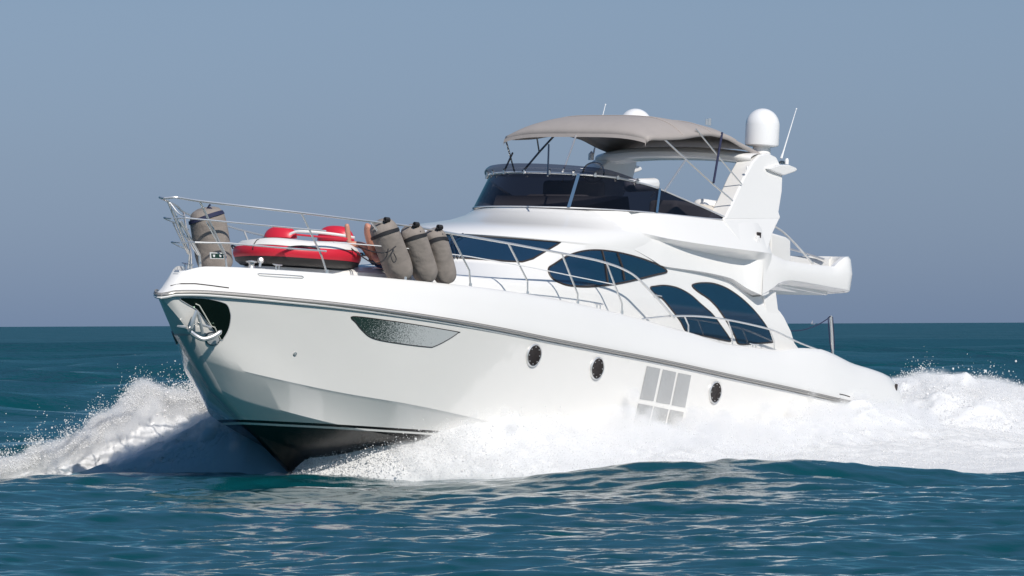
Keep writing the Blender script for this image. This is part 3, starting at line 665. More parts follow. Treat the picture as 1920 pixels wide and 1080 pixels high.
pole(yl([(1046, 247, -1.46), (1012, 284, -1.48), (979, 323, -1.5)]), .018, m=DARKSTEEL)
pole(yl([(1029, 271, .8), (1027, 330, 1.0)]), .015, m=DARKSTEEL)
pole(yl([(1083, 246, .0), (1065, 295, .5), (1055, 322, .7)]), .016)

# ---- rails
def rb_y(x):      # plan of the guard rail
    return float(np.interp(x, [3, 8, 12, 14, 15.5, 16.4, 17.2, 17.9, 18.15, 18.35, 18.45], [2.27, 2.27, 2.17, 1.92, 1.52, 1.12, .66, .33, .26, .15, 0]))
def rp_(px, py): return onB(px, py, lambda x: rb_y(x))
def rail_obj(pts, r, name='guard_rail', m=CHROME, par=yacht, mir=True, n=5, curved=True):
    P = spline(pts, n) if curved else [Vector(p) for p in pts]
    res = []
    for sg in ((1, -1) if mir else (1,)):
        k = MBd(); k.tube([Vector((p.x, sg * p.y, p.z)) for p in P], r, 8); res.append(k.build(name, m, par))
    return res
top_pts = [Vector((18.44, 0, 4.24)), Vector((18.36, .14, 4.262))] + [rp_(*p) for p in ((340, 371.5), (375, 377), (460, 387), (565, 399), (695, 415), (770, 424), (844, 437), (953, 456), (1053, 475), (1110, 486), (1140, 494), (1165, 503), (1190, 517), (1215, 541), (1240, 568), (1264, 597))]
rails = rail_obj(top_pts, .0185)
RL = rails
for sgi, R_ in enumerate(RL):
    sg = 1 if sgi == 0 else -1
    def sub(pts, r, name, m=CHROME, curved=False):
        P = spline(pts, 5) if curved else pts
        k = MBd(); k.tube([Vector((p.x, sg * p.y, p.z)) for p in P], r, 8); k.build(name, m, R_)
    def inb(px, py, d): return onB(px, py, lambda x: max(edge_y(x) - .03, .05) if d else rb_y(x))
    for a, b, c in (((565, 399), (603, 480), (613, 512)), ((695, 415), (755, 500), (760, 525)), ((844, 437), (880, 507), (882, 537)), ((953, 456), (989, 527), (989, 552)), ((1053, 475), (1083, 551), (1083, 570)), ((1137, 493), (1166, 569), (1166, 588))):
        sub([inb(*a, 0), inb(*b, 1), inb(*c, 1)], .015, 'stanchion'); fo = inb(*c, 1); sub([fo + Vector((0, 0, -.03)), fo + Vector((0, 0, .05))], .026, 'stanchion_foot')
    sub([Vector((18.2, .02, 3.95)), Vector((18.15, .2, 3.965)), rp_(372, 411), rp_(480, 421), rp_(611, 433)], .013, 'mid_rail', curved=False)
    sub([Vector((17.95, .02, 3.60)), Vector((17.9, .22, 3.61)), rp_(430, 456), rp_(520, 464), rp_(612, 471)], .013, 'lower_rail')
    sub([rp_(*p) for p in ((625, 454), (757, 465), (880, 481), (989, 500), (1080, 519), (1150, 533))], .008, 'lifeline', RADOME)
    f3 = [onY(374, 376, .30), onY(423, 478, .34), onY(425, 505, .36)]
    sub(f3, .017, 'pulpit_post'); sub([onY(387, 416, .32), onY(420, 477, .34)], .012, 'pulpit_post')
    if sg == 1:
        sub([onY(339, 415, .0), onY(374, 478, .02), onY(376, 504, .04)], .022, 'pulpit_post')
        sub([onY(326, 392, -.1), onY(345, 440, .0), onY(371, 478, -.02)], .012, 'pulpit_post')
k = MBd(); k.tube(spline([onY(319, 380, -.3), onY(335, 400, -.15), onY(352, 408, .0)], 6), .01, 6); k.build('pulpit_brace', CHROME, RL[0])
# aft low rail
low = [onB(a, b, lambda x: edge_y(x) - .02) for a, b in ((1203, 598), (1255, 593), (1310, 593), (1360, 599), (1410, 609), (1450, 620), (1500, 643), (1545, 660))]
for sg in (1, -1):
    k = MBd(); k.tube([Vector((p.x, sg * p.y, p.z)) for p in spline(low, 5)], .016, 8); R_ = k.build('side_deck_rail', CHROME, yacht)
    for a, b, c in (((1284, 594), (1291, 610), (1291, 627)), ((1364, 600), (1373, 625), (1373, 647)), ((1443, 618), (1451, 640), (1452, 657))):
        k = MBd(); k.tube([Vector((p.x, sg * p.y, p.z)) for p in (onB(*q, lambda x: edge_y(x) - .02) for q in (a, b, c))], .013, 8); k.build('stanchion', CHROME, R_)
# flybridge aft rails
for sg in (1, -1):
    k = MBd(); k.tube([Vector((p.x, sg * p.y, p.z)) for p in spline([onY(1452, 424, 1.9), onY(1470, 436, 1.95), (onY(1495, 461, 2.0)), onY(1524, 494, 2.02)], 5)], .02, 8); k.build('flybridge_rail', CHROME, yacht)
k = MBd(); k.tube(spline([Vector((1.05, -1.75, 4.50)), Vector((1.02, -1.4, 4.72)), Vector((1.0, -.4, 4.80)), Vector((1.0, .6, 4.70)), Vector((1.05, 1.45, 4.50))], 6), .018, 8); k.build('flybridge_rail', CHROME, yacht)
# cleats
def cleat(px, py, f, s=1.0):
    p = onB(px, py, f)
    for sg in (1, -1):
        k = MBd(); c = Vector((p.x, sg * p.y, p.z))
        k.tube([c + Vector((-.15 * s, 0, .09 * s)), c + Vector((-.05 * s, 0, .08 * s)), c + Vector((.05 * s, 0, .08 * s)), c + Vector((.15 * s, 0, .09 * s))], [.008, .014, .014, .008], 8)
        for d in (-.05, .05): k.tube([c + Vector((d * s, 0, -.02)), c + Vector((d * s, 0, .08 * s))], .011, 8)
        k.build('cleat', CHROME, yacht)
cleat(1122, 580, lambda x: edge_y(x) - .04); cleat(1414, 655, lambda x: edge_y(x) - .04); cleat(520, 505, lambda x: edge_y(x) - .02, .8); 
# windlass and bow roller
k = MBd(); c = onY(471, 505, .55); k.lathe(c, [(0, 0), (.06, 0), (.05, .05), (.04, .06), (.05, .1), (.09, .11), (.09, .125), (0, .14)], 16); k.build('windlass', CHROME, yacht)
k = MBd(); c = onY(487, 500, .5); k.tube([c, c + Vector((-.02, 0, .1))], .02, 8); k.lathe(c + Vector((-.02, 0, .1)), [(0, -.03), (.045, -.03), (.05, 0), (.03, .035), (0, .04)], 14, (1, 1, .4)); k.build('searchlight', CHROME, yacht)
k = MBd(); a = onY(330, 509, -.05); b = onY(345, 512, .05)
k.box(onY(337, 512, 0), (.22, .10, .035), Matrix.Rotation(.3, 3, 'Y')); k.lathe(onY(334, 510, 0) + Vector((0, -.05, 0)), [(0, 0), (.035, 0), (.035, .1), (0, .1)], 12, (0, 1, 0)); k.build('bow_roller', CHROME, yacht, bevel=.006)
k = MBd(); k.tube([onY(357, 505, .15), onY(357, 497, .15)], .018, 8); k.lathe(onY(358, 497, .15), [(0, -.01), (.035, -.01), (.04, .01), (0, .015)], 12); k.build('deck_fitting', CHROME, yacht)
# sign plate on the pulpit
k = MBd(); c4 = [onY(a, b, .33) for a, b in ((394, 473), (419, 474), (420, 485.5), (395, 485))]; k.prism(c4, [p + Vector((0, -.012, 0)) for p in c4]); sg_ = k.build('pulpit_sign', RADOME, RL[0], 30)
k = MBd(); c4 = [onY(a, b, .335) for a, b in ((396, 475), (418, 475.7), (418.6, 484), (396.7, 483.5))]; k.add(c4, [(0, 1, 2, 3)]); k.build('sign_face', mat('sign_dark_green', (.015, .05, .035), .3), sg_, None)
k = MBd()
for x0 in (399, 411):
    c4 = [onY(a, b, .338) for a, b in ((x0, 477.5), (x0 + 4.5, 477.6), (x0 + 3.8, 482), (x0 + 1, 481.8))]; k.add(c4, [(0, 1, 2, 3)])
k.build('sign_emblem', RADOME, sg_, None)
# stern light strip and pole with rope
p = cast(DB, 1679, 728, .01)[0]; k = MBd(); k.box(p, (.05, .03, .14), Matrix.Rotation(-.2, 3, 'Y')); k.build('stern_fitting', SEAL, yacht, 30)
P0, P1 = onY(1562, 664, 1.95), onY(1557.5, 592, 1.95)
k = MBd(); k.tube([P0 - Vector((0, 0, .1)), P0.lerp(P1, .5), P1], .026, 10); pol = k.build('ensign_pole', CHROME, yacht)
k = MBd(); k.tube([onY(1560, 664, 1.97), onY(1556, 640, 1.97), onY(1553, 600, 1.97), onY(1553, 596, 1.97), onY(1557, 593, 1.97)], .011, 6)
k.tube(spline([onY(1553, 597, 1.96), onY(1535, 608, 1.93), onY(1512, 617, 1.9), onY(1495, 620, 1.9), onY(1478, 620, 1.86)], 5), .009, 6)
k.tube([onY(1561, 594, 1.97), onY(1563, 620, 1.97), onY(1564.5, 655, 1.97)], .010, 6); k.build('pole_rope', BLUEROPE, pol)
# door handle and grab rail on the saloon side
k = MBd(); k.tube([cast(CB, a, b, .04)[0] for a, b in ((1224, 553.5), (1231, 555), (1237, 556))], .008, 6); k.build('door_handle', CHROME, yacht)

# ================================================================== things carried on deck
def fender(top, bot, r, yt, ybt, label, bow=False):
    T, B = onY(*top, yt), onY(*bot, ybt); ax = (T - B).normalized(); L = (T - B).length
    f = thing('fender', label, 'fender', B, 'fenders tied to the guard rail')
    side = ax.cross(Vector((0, 1, 0))).normalized(); fr_ = side.cross(ax)
    prof_ = [(.001, -.0), (r * .45, .008), (r * .8, .05), (r * .95, .14), (r, .3), (r * 1.0, L * .55), (r * .98, L - .28), (r * .95, L - .16), (r * .80, L - .06), (r * .5, L - .015), (.001, L)]
    rows_ = []
    hs = [0, .01, .03, .06, .1, .15, .22, .3] + list(np.linspace(.36, L - .3, 9)) + [L - .22, L - .15, L - .1, L - .05, L - .02, L]
    pr_ = pchip([p[1] for p in prof_], [p[0] for p in prof_])
    ph = random.random() * 6
    for h in hs:
        row = []
        for k_ in range(32):
            q = 2 * pi * k_ / 32; wr = 1 + .022 * sin(3 * q + h * 5 + ph) + .014 * sin(7 * q - h * 9 + ph * 2) * (1 if h < L * .35 or h > L * .7 else .5)
            row.append(B + ax * h + (side * cos(q) + fr_ * sin(q)) * pr_(h) * wr)
        rows_.append(row)
    b = MBd(); b.grid(rows_, True); b.build('fender_cover', FABRIC, f, None, org=B)
    b = MBd()
    for q0, h0, h1 in (((0.9, L - .36, L - .10),) if not bow else ((.4, L - .22, L - .08),)):
        ra, rb2 = [], []
        for q in np.linspace(0, 2 * pi, 40):
            hh_ = h0 + (h1 - h0) * .5 * (1 + sin(q)); d = side * cos(q + q0) + fr_ * sin(q + q0)
            ra.append(B + ax * (hh_ - .028) + d * (pr_(hh_ - .028) * 1.045 + .004)); rb2.append(B + ax * (hh_ + .028) + d * (pr_(hh_ + .028) * 1.045 + .004))
        b.grid([ra, rb2])
    b.tube([B + ax * (L * .9) + fr_ * r * .8, T + Vector((0, .06, .02)), T + Vector((0, .1, .05))], .02, 6)
    for s_ in (-.7, .9):
        b.tube([T + Vector((0, .05, 0)), B + ax * (L * .93) + side * r * .8 * s_ + fr_ * r * .3, B + ax * (L * .6) + side * r * 1.0 * s_ + fr_ * r * .4], .011, 6)
    b.build('fender_strap', BLACKSTRAP if not bow else BLUEROPE, f, org=B)
    if not bow:                                          # knot round the rail
        b = MBd(); c = T + Vector((0, .12, .035))
        for k_ in range(4): b.tube([c + Vector((.03 * k_ - .05 + .006 * cos(q), .032 * cos(q), .032 * sin(q))) for q in np.linspace(0, 2 * pi, 12)], .010, 6, False)
        b.build('rail_knot', BLACKSTRAP, f, org=B)
    return f, T, B
f1 = fender((713, 416), (755, 523), .228, 1.62, 1.62, 'leftmost of the three taupe covered fenders leaning on the guard rail beside the person')
f2 = fender((768, 425), (803, 525), .208, 1.80, 1.78, 'middle one of the three taupe covered fenders leaning together on the guard rail')
f3_ = fender((812, 430), (838, 530), .19, 1.90, 1.88, 'rightmost of the three taupe covered fenders, nearest the dark windscreen')
f4 = fender((384, 390), (408, 510), .285, -.15, -.1, 'upright taupe covered fender standing alone inside the bow pulpit with navy cord', True)
b = MBd(); b.tube(spline([onY(742, 462, 1.85), onY(725, 473, 1.8), onY(700, 472, 1.6), onY(672, 462, 1.2)], 5), .010, 6)
b.tube(spline([onY(728, 466, 1.85), onY(724, 482, 1.82), onY(712, 492, 1.75), onY(695, 491, 1.55), onY(670, 475, 1.2), onY(652, 460, .9)], 5), .010, 6)
b.tube(spline([onY(737, 467, 1.9), onY(733, 480, 1.9), onY(738, 492, 1.92), (onY(743, 486, 1.92)), onY(738, 474, 1.9)], 5), .008, 6)
b.build('tether_line', BLACKSTRAP, f1[0], org=f1[2])

# ---- towable inflatable on the foredeck
TC = onY(557, 478, .1); TR = 1.03
tube_t = thing('inflatable_towable', 'red, white and black inflatable towable tube lying on the foredeck behind the bow rail', 'inflatable tube', TC + Vector((0, 0, -.2)))
TO = TC + Vector((0, 0, -.2))
def torus_rows(prof_, wob=0.0, seg=72, sx=1.0):
    out = []
    for r, h in prof_:
        out.append([TC + Vector(((TR + r) * cos(a) * sx, (TR + r) * sin(a) * .92, h + wob * sin(4 * a + 1))) for a in np.linspace(0, 2 * pi, seg, endpoint=False)])
    return out
import math as _m
b = MBd(); b.grid(torus_rows([(-.5, -.19), (-.2, -.21), (-.1, -.195), (-.02, -.14), (.0, -.085)]), True); n0 = len(b.v)
b.add([TC + Vector((.5 * cos(a), .5 * sin(a), -.2)) for a in np.linspace(0, 2 * pi, 24, endpoint=False)], [tuple(range(24))]); b.build('base', BLACKV, tube_t, 40, org=TO)
b = MBd(); b.grid(torus_rows([(.0, -.086), (.022, -.045), (.03, .0), (.022, .05), (.0, .082)], .004), True); b.build('side_panel', REDV, tube_t, 40, org=TO)
b = MBd(); rw = torus_rows([(.0, .083), (-.04, .14), (-.12, .185), (-.26, .205), (-.38, .19), (-.48, .14), (-.56, .05)], .012)
b.grid(rw, True); b.add([p for p in rw[-1]], [tuple(range(len(rw[-1])))]); b.build('top_panel', WHITEV, tube_t, 40, org=TO)
for a0 in (.5, 2.2, 3.9, 5.2):
    b = MBd(); b.tube([TC + Vector(((TR + .05) * cos(a) * 1.0, (TR + .05) * sin(a) * .92, .06 + .03 * sin((a - a0) / .5 * pi))) for a in np.linspace(a0, a0 + .5, 8)], .014, 6)
    b.build('grab_handle', BLACKSTRAP, tube_t, org=TO)
b = MBd()
for a in (0.4, -.35):
    b = MBd(); d = Vector((cos(a * 2 - .9), sin(a * 2 - .9) * .92, 0)); b.tube([TC + d * (TR + r) + Vector((0, 0, h)) for r, h in ((-.5, .15), (-.26, .225), (-.05, .165), (.01, .10), (.035, .03), (.0, -.06), (-.05, -.15))], .007, 6)
    b.build('tube_cord', BLACKSTRAP, tube_t, org=TO)
for px, py, w_, hgt, tl in ((526, 440, .29, .18, -.1), (630, 446, .33, .24, .12)):
    c = onY(px, py, -.15); b = MBd(); rows_ = []
    for i in range(13):
        q = pi / 2 * i / 12; rows_.append([c + Vector((cos(a) * w_ * .62 * cos(q) ** .7 + tl * sin(q) * .2, sin(a) * w_ * cos(q) ** .7, -.05 + hgt * sin(q))) for a in np.linspace(0, 2 * pi, 32, endpoint=False)])
    b.grid(rows_, True); b.build('backrest', REDV, tube_t, 60, org=TO)
b = MBd(); b.tube(spline([onY(545, 438, .3), onY(560, 434, .2), onY(600, 436, .3), onY(640, 441, .5), onY(665, 446, .7)], 4), .022, 8); b.build('rolled_edge', WHITEV, tube_t, org=TO)
b = MBd(); b.tube(spline([onY(556, 440, .5), onY(600, 444, .6), onY(640, 447, .7), onY(662, 449, .8)], 4), .016, 8); b.build('rolled_trim', REDV, tube_t, org=TO)

# ---- person sunbathing on the trunk behind the fenders: one skinned body
def person():
    org = onY(760, 470, .9)
    pt = thing('person', 'person sunbathing on the foredeck, one knee raised, beside the red inflatable', 'person', org)
    knee = onY(688, 421, 1.15); ank = onY(700, 480, 1.10); toe = onY(712, 489, 1.35); heel = ank + Vector((-.03, 0, -.06))
    hipL = Vector((knee.x - .50, knee.y + .10, 3.62)); 
    hipR = hipL + Vector((0, -.24, .0)); pel = (hipL + hipR) / 2 + Vector((-.03, 0, .02))
    foot2 = onY(655, 456, .75); kneeR = Vector(((hipR.x + foot2.x) / 2, (hipR.y + foot2.y) / 2, max(hipR.z, foot2.z) - .02)); toe2 = onY(650, 419, .75)
    chest = pel + Vector((-.36, 0, .05)); shL = chest + Vector((-.12, .19, .0)); shR = chest + Vector((-.12, -.19, .0)); neck = chest + Vector((-.22, 0, .04)); head = neck + Vector((-.17, 0, .05))
    elL = shL + Vector((.10, .18, -.03)); haL = elL + Vector((.24, -.05, .06)); elR = shR + Vector((.12, -.2, -.03)); haR = elR + Vector((.24, .06, .02))
    V = []; E_ = []; R_ = []
    def chain(par, pts, rad):
        for p, r in zip(pts, rad):
            V.append(p - org); R_.append(r); i = len(V) - 1
            if par is not None: E_.append((par, i))
            par = i
        return par
    root = chain(None, [pel], [.15])
    ch = chain(root, [pel.lerp(chest, .5), chest, chest + Vector((-.1, 0, 0))], [.13, .15, .13])
    nk = chain(ch, [neck, head + Vector((.03, 0, .0)), head + Vector((-.09, 0, .01))], [.055, .085, .085])
    for sh, el, ha in ((shL, elL, haL), (shR, elR, haR)):
        w = chain(ch, [sh, sh.lerp(el, .5), el, el.lerp(ha, .5), ha, ha + (ha - el).normalized() * .07], [.06, .05, .042, .038, .028, .036])
        d = (ha - el).normalized(); s = d.cross(Vector((0, 0, 1))).normalized()
        for j, o in enumerate((-.03, -.01, .01, .03)): chain(w, [ha + d * .11 + s * o, ha + d * (.15 - abs(o) * .4) + s * o * 1.2 + Vector((0, 0, -.01))], [.011, .009])
        chain(w - 1, [ha + d * .04 + s * .045, ha + d * .075 + s * .06], [.013, .011])
    t = (toe - ank).normalized()
    w = chain(root, [hipL, hipL.lerp(knee, .5), knee, knee.lerp(ank, .35), ank, ank.lerp(toe, .55) + Vector((0, 0, -.02)), toe], [.10, .095, .075, .078, .05, .05, .036])
    w = chain(root, [hipR, hipR.lerp(kneeR, .5), kneeR, kneeR.lerp(foot2, .4), foot2, foot2.lerp(toe2, .6), toe2], [.10, .085, .062, .055, .042, .045, .038])
    me = bpy.data.meshes.new('body'); me.from_pydata([tuple(v) for v in V], E_, []); me.update()
    o = bpy.data.objects.new('body', me); COL.objects.link(o); o.parent = pt; me.materials.append(SKIN)
    sk = o.modifiers.new('skin', 'SKIN'); sk.use_smooth_shade = True
    for i, r in enumerate(R_): me.skin_vertices[0].data[i].radius = (r, r)
    me.skin_vertices[0].data[0].use_root = True
    sb_ = o.modifiers.new('sub', 'SUBSURF'); sb_.levels = 2; sb_.render_levels = 2
    b = MBd(); rows_ = []
    for i in range(9):
        q = -pi / 2 + pi * i / 8; rows_.append([head + Vector((-.07 + .10 * cos(q) * cos(a), .093 * cos(q) * sin(a), .02 + .095 * sin(q))) for a in np.linspace(0, 2 * pi, 20, endpoint=False)])
    b.grid(rows_, True); b.build('hair', HAIR, pt, 60, org=org)
    b = MBd(); b.tube([pel + Vector((-.10, 0, 0)), pel, pel + Vector((.07, 0, .0))], [.16, .175, .17], 16)
    b.tube([hipL + Vector((-.02, 0, 0)), hipL.lerp(knee, .2)], [.12, .11], 14); b.tube([hipR + Vector((-.02, 0, 0)), hipR.lerp(kneeR, .2)], [.12, .11], 14); b.build('swim_shorts', SHORTS, pt, 60, org=org)
    return pt
person()

# ---- far sailing boat on the horizon
sbx = bpy.data.objects.new('sailing_boat', None); COL.objects.link(sbx); tag(sbx, 'tiny pale sailing boat far off on the horizon behind the stern', 'sailing boat')
dd = ray(1524, 606); sbx.location = (dd.x / dd.y * 12000, 12000, 0)
b = MBd(); b.grid([[Vector(p) for p in ((-4.5, 0, 1.0), (-4, -1.2, 1.0), (0, -1.6, 1.1), (5, 0, 1.5), (0, 1.6, 1.1), (-4, 1.2, 1.0))], [Vector(p) for p in ((-4, 0, -.2), (-3.5, -.6, -.2), (0, -.9, -.2), (4, 0, -.2), (0, .9, -.2), (-3.5, .6, -.2))]], True); b.build('hull', mat('hazed_far_hull', (.36, .37, .44), .8), sbx)
b = MBd(); b.tube([(0, 0, 1), (0, 0, 8)], .1, 8); b.build('mast', CHROME, sbx)
b = MBd(); b.prism([(0, 0, 7.8), (-.2, 0, 1.6), (-3.8, 0, 1.7)], [(0, .05, 7.8), (-.2, .05, 1.6), (-3.8, .3, 1.7)]); b.build('sail', mat('hazed_far_sail', (.38, .38, .44), .8), sbx)  # dull grey-lavender of sail and hull stands in for distance haze

# ================================================================== SEA
STEM = Vector((-3.47, 99.95)); AFT = np.array([cos(TH), sin(TH)]); PORT = np.array([sin(TH), -cos(TH)])
def ab(x, y): dx = x - STEM.x; dy = y - STEM.y; return dx * AFT[0] + dy * AFT[1], dx * PORT[0] + dy * PORT[1]
# sum of directional waves
NW = 110
lam = np.exp(rng.uniform(np.log(.30), np.log(11), NW)); kk = 2 * pi / lam
wdir = rng.normal(radians(98), radians(30), NW)          # travelling roughly away/towards us
amp = .0036 * lam ** .90 * np.where(lam > 3, (3 / lam) ** .35, 1); phs = rng.uniform(0, 2 * pi, NW)
def fbm2(x, y, seed, octs=5, base=1.0):
    r = np.random.default_rng(seed); out = np.zeros_like(x)
    f = base; a = 1.0; s = 0
    for o in range(octs):
        for k_ in range(5):
            th = r.uniform(0, 2 * pi); ph = r.uniform(0, 2 * pi); ff = f * r.uniform(.7, 1.4)
            w1 = 1.2 * np.sin(.7 * ff * (x * np.cos(th + 1.3) + y * np.sin(th + 1.3)) + ph * 2)
            out += a * np.sin(ff * (x * np.cos(th) + y * np.sin(th)) + ph + w1) / 5 ** .5
        s += a; f *= 2.05; a *= .52
    return out / s
def waves(x, y, cut):
    h = np.zeros_like(x)
    for i in range(NW):
        w = np.clip(lam[i] / (cut * 2.6) - .6, 0, 1)
        p = kk[i] * (x * np.cos(wdir[i]) + y * np.sin(wdir[i])) + phs[i]
        h += w * amp[i] * (np.sin(p) + .18 * np.cos(2 * p))
    return h
def swell(x, y):
    a_, b_ = ab(x, y)
    hump = .34 * np.exp(-(((x - 3.1) / 2.9) ** 2)) * np.exp(-(((y - 95.5) / 2.6) ** 2))
    hump += .10 * np.exp(-(((x - 7.5) / 2.5) ** 2)) * np.exp(-(((y - 97) / 2.2) ** 2))
    return hump
ys = [-60, -30, 0, 15, 25, 31]
y = 34.0
while y < 70000:
    ys.append(y); y += max(.05, min(.05 + (y - 40) * .0009, .13)) if y < 128 else (y * y / (CAMH * 6400) * (.35 if y < 1200 else 1.5))
ys = np.array(ys)
uc = np.linspace(-.095, .095, 420); ue = np.concatenate([-np.geomspace(4, .1, 40), uc[1:-1], np.geomspace(.1, 4, 40)])
U, Y = np.meshgrid(ue, ys); X = U * (Y + 5 + np.where(Y < 0, -Y * 2, 0) + 20 * np.exp(-np.clip(Y, 0, None) / 15))
dy = np.gradient(ys)[:, None] * np.ones_like(X); dx = np.abs(np.gradient(X, axis=1)); cut = np.maximum(dy, dx)
def far_swell(x, y, cut):
    r = np.random.default_rng(77); h = np.zeros_like(x)
    for i in range(46):
        L = np.exp(r.uniform(np.log(5), np.log(46))); th = r.normal(radians(95), radians(16)); k = 2 * pi / L
        h += np.clip(L / (cut * 2.6) - .6, 0, 1) * .0058 * L * np.sin(k * (x * np.cos(th) + y * np.sin(th)) + r.uniform(0, 6.28))
    return h
Z = far_swell(X, Y, cut) * np.clip((Y - 125) / 70, 0, 1) + waves(X, Y, cut) * (1 + .9 * np.clip((Y - 106) / 25, 0, 1)) * np.clip((np.abs(Y) + 1) / 20, 0, 1) + swell(X, Y)
def add_grid(name, X, Y, Z, m, mask=None):
    R, Cn = X.shape; co = np.stack([X, Y, Z], -1).reshape(-1, 3).astype(np.float32)
    i = np.arange(R * Cn).reshape(R, Cn); q = np.stack([i[:-1, :-1], i[:-1, 1:], i[1:, 1:], i[1:, :-1]], -1).reshape(-1, 4)
    if mask is not None: q = q[mask[:-1, :-1].ravel()]
    me = bpy.data.meshes.new(name); me.vertices.add(len(co)); me.vertices.foreach_set('co', co.ravel())
    me.loops.add(q.size); me.loops.foreach_set('vertex_index', q.ravel().astype(np.int32)); me.polygons.add(len(q)); me.polygons.foreach_set('loop_start', np.arange(0, q.size, 4, dtype=np.int32))
    me.update(calc_edges=True); me.polygons.foreach_set('use_smooth', np.ones(len(q), bool)); me.materials.append(m)
    o = bpy.data.objects.new(name, me); COL.objects.link(o); return o
def sea_material():
    m = bpy.data.materials.new('sea_water'); m.use_nodes = True; nt = m.node_tree; b = nt.nodes['Principled BSDF']
    b.inputs['Base Color'].default_value = (.0018, .053, .066, 1); b.inputs['Roughness'].default_value = .06; b.inputs['IOR'].default_value = 1.333
    tc = nt.nodes.new('ShaderNodeTexCoord'); mp = nt.nodes.new('ShaderNodeMapping'); mp.inputs['Scale'].default_value = (.75, 1.0, 1); nt.links.new(tc.outputs['Object'], mp.inputs[0])
    n1 = nt.nodes.new('ShaderNodeTexNoise'); n1.inputs['Scale'].default_value = 4.0; n1.inputs['Detail'].default_value = 5; n1.inputs['Roughness'].default_value = .45
    n2 = nt.nodes.new('ShaderNodeTexNoise'); n2.inputs['Scale'].default_value = .9; n2.inputs['Detail'].default_value = 5; n2.inputs['Roughness'].default_value = .55
    for n in (n1, n2): nt.links.new(mp.outputs[0], n.inputs['Vector'])
    b1 = nt.nodes.new('ShaderNodeBump'); b1.inputs['Strength'].default_value = .5; b1.inputs['Distance'].default_value = .04; nt.links.new(n1.outputs['Fac'], b1.inputs['Height'])
    # waves too far off to be modelled one by one: a broader bump that takes over beyond about 120 m
    sp = nt.nodes.new('ShaderNodeSeparateXYZ'); nt.links.new(tc.outputs['Object'], sp.inputs[0]); mr = nt.nodes.new('ShaderNodeMapRange'); mr.inputs[1].default_value = 95; mr.inputs[2].default_value = 260; mr.inputs[4].default_value = 1.0
    nt.links.new(sp.outputs[1], mr.inputs[0])
    mp2 = nt.nodes.new('ShaderNodeMapping'); mp2.inputs['Scale'].default_value = (.05, .012, 1); nt.links.new(tc.outputs['Object'], mp2.inputs[0])
    n3 = nt.nodes.new('ShaderNodeTexNoise'); n3.inputs['Scale'].default_value = 1; n3.inputs['Detail'].default_value = 6; nt.links.new(mp2.outputs[0], n3.inputs['Vector'])
    pm = nt.nodes.new('ShaderNodeMapRange'); pm.inputs[1].default_value = .35; pm.inputs[2].default_value = .65; pm.inputs[3].default_value = .15; pm.inputs[4].default_value = 1.7; nt.links.new(n3.outputs['Fac'], pm.inputs[0])
    mm = nt.nodes.new('ShaderNodeMath'); mm.operation = 'MULTIPLY'; mm.inputs[1].default_value = .45; nt.links.new(pm.outputs[0], mm.inputs[0])
    b2 = nt.nodes.new('ShaderNodeBump'); nt.links.new(mm.outputs[0], b2.inputs['Distance']); nt.links.new(mr.outputs[0], b2.inputs['Strength']); nt.links.new(n2.outputs['Fac'], b2.inputs['Height'])
    nt.links.new(b1.outputs[0], b2.inputs['Normal']); nt.links.new(b2.outputs[0], b.inputs['Normal'])
    rr_ = nt.nodes.new('ShaderNodeMapRange'); rr_.inputs[1].default_value = 110; rr_.inputs[2].default_value = 350; rr_.inputs[3].default_value = .05; rr_.inputs[4].default_value = .34   # unresolved ripples far off
    nt.links.new(sp.outputs[1], rr_.inputs[0]); nt.links.new(rr_.outputs[0], b.inputs['Roughness'])
    return m
SEAM = sea_material()
sea = add_grid('sea', X, Y, Z, SEAM); tag(sea, kind='structure')

# ================================================================== WHITE WATER
def hbw(a): return np.interp(a, [-1, 0, .35, .7, 1, 1.5, 2, 3, 5, 7, 15.2], [0, .06, .42, .85, 1.15, 1.5, 1.7, 1.95, 2.2, 2.3, 2.28])
def port_h(a, b):
    q = b - hbw(a)
    crest = np.interp(a, [-.3, 0, .35, .75, 1.2, 1.8, 3.6, 6.5, 8.6, 10.5, 12.9, 14.2, 15.4, 18, 24], [.03, .14, .60, 1.08, 1.18, 1.06, .88, .76, .62, .80, 1.02, .76, .56, .6, .4])
    edge = np.interp(a, [-.5, 0, 1, 3, 6, 9, 14, 24], [.15, .3, .9, 2.2, 4.0, 5.6, 7.5, 10])
    s = np.clip(q / edge, -1, 1.5)
    prof = np.interp(s, [-1, -.2, 0, .12, .3, .55, .8, 1.0, 1.2], [.9, .95, 1.0, .95, .62, .38, .24, .10, -.35])
    return crest * prof - .02
def wake_h(a, b):          # churned water astern and the starboard stern wave
    s = a - 14.6
    ridge = np.interp(s, [0, 1, 3, 5, 9, 20], [.9, 1.35, 1.42, 1.25, 1.05, .6])
    ridge = ridge * np.exp(-(((b + 2.6 + .10 * s) / 1.7) ** 2))
    mid = np.interp(s, [0, 2, 6, 20], [.5, .62, .5, .25]) * np.exp(-((b / 3.2) ** 4)) + 0 * b
    X_ = STEM.x + a * AFT[0] + b * PORT[0]; Y_ = STEM.y + a * AFT[1] + b * PORT[1]      # the quarter wave seen beyond the transom
    qw = np.interp(X_, [5.8, 6.5, 7.4, 8.5, 9.6, 12, 16], [.5, 1.25, 1.5, 1.38, 1.16, .85, .4]) * np.exp(-((Y_ - 114.9) / 2.3) ** 2)
    return np.where(s > -.3, np.maximum(np.maximum(ridge, mid), qw), -1.0)
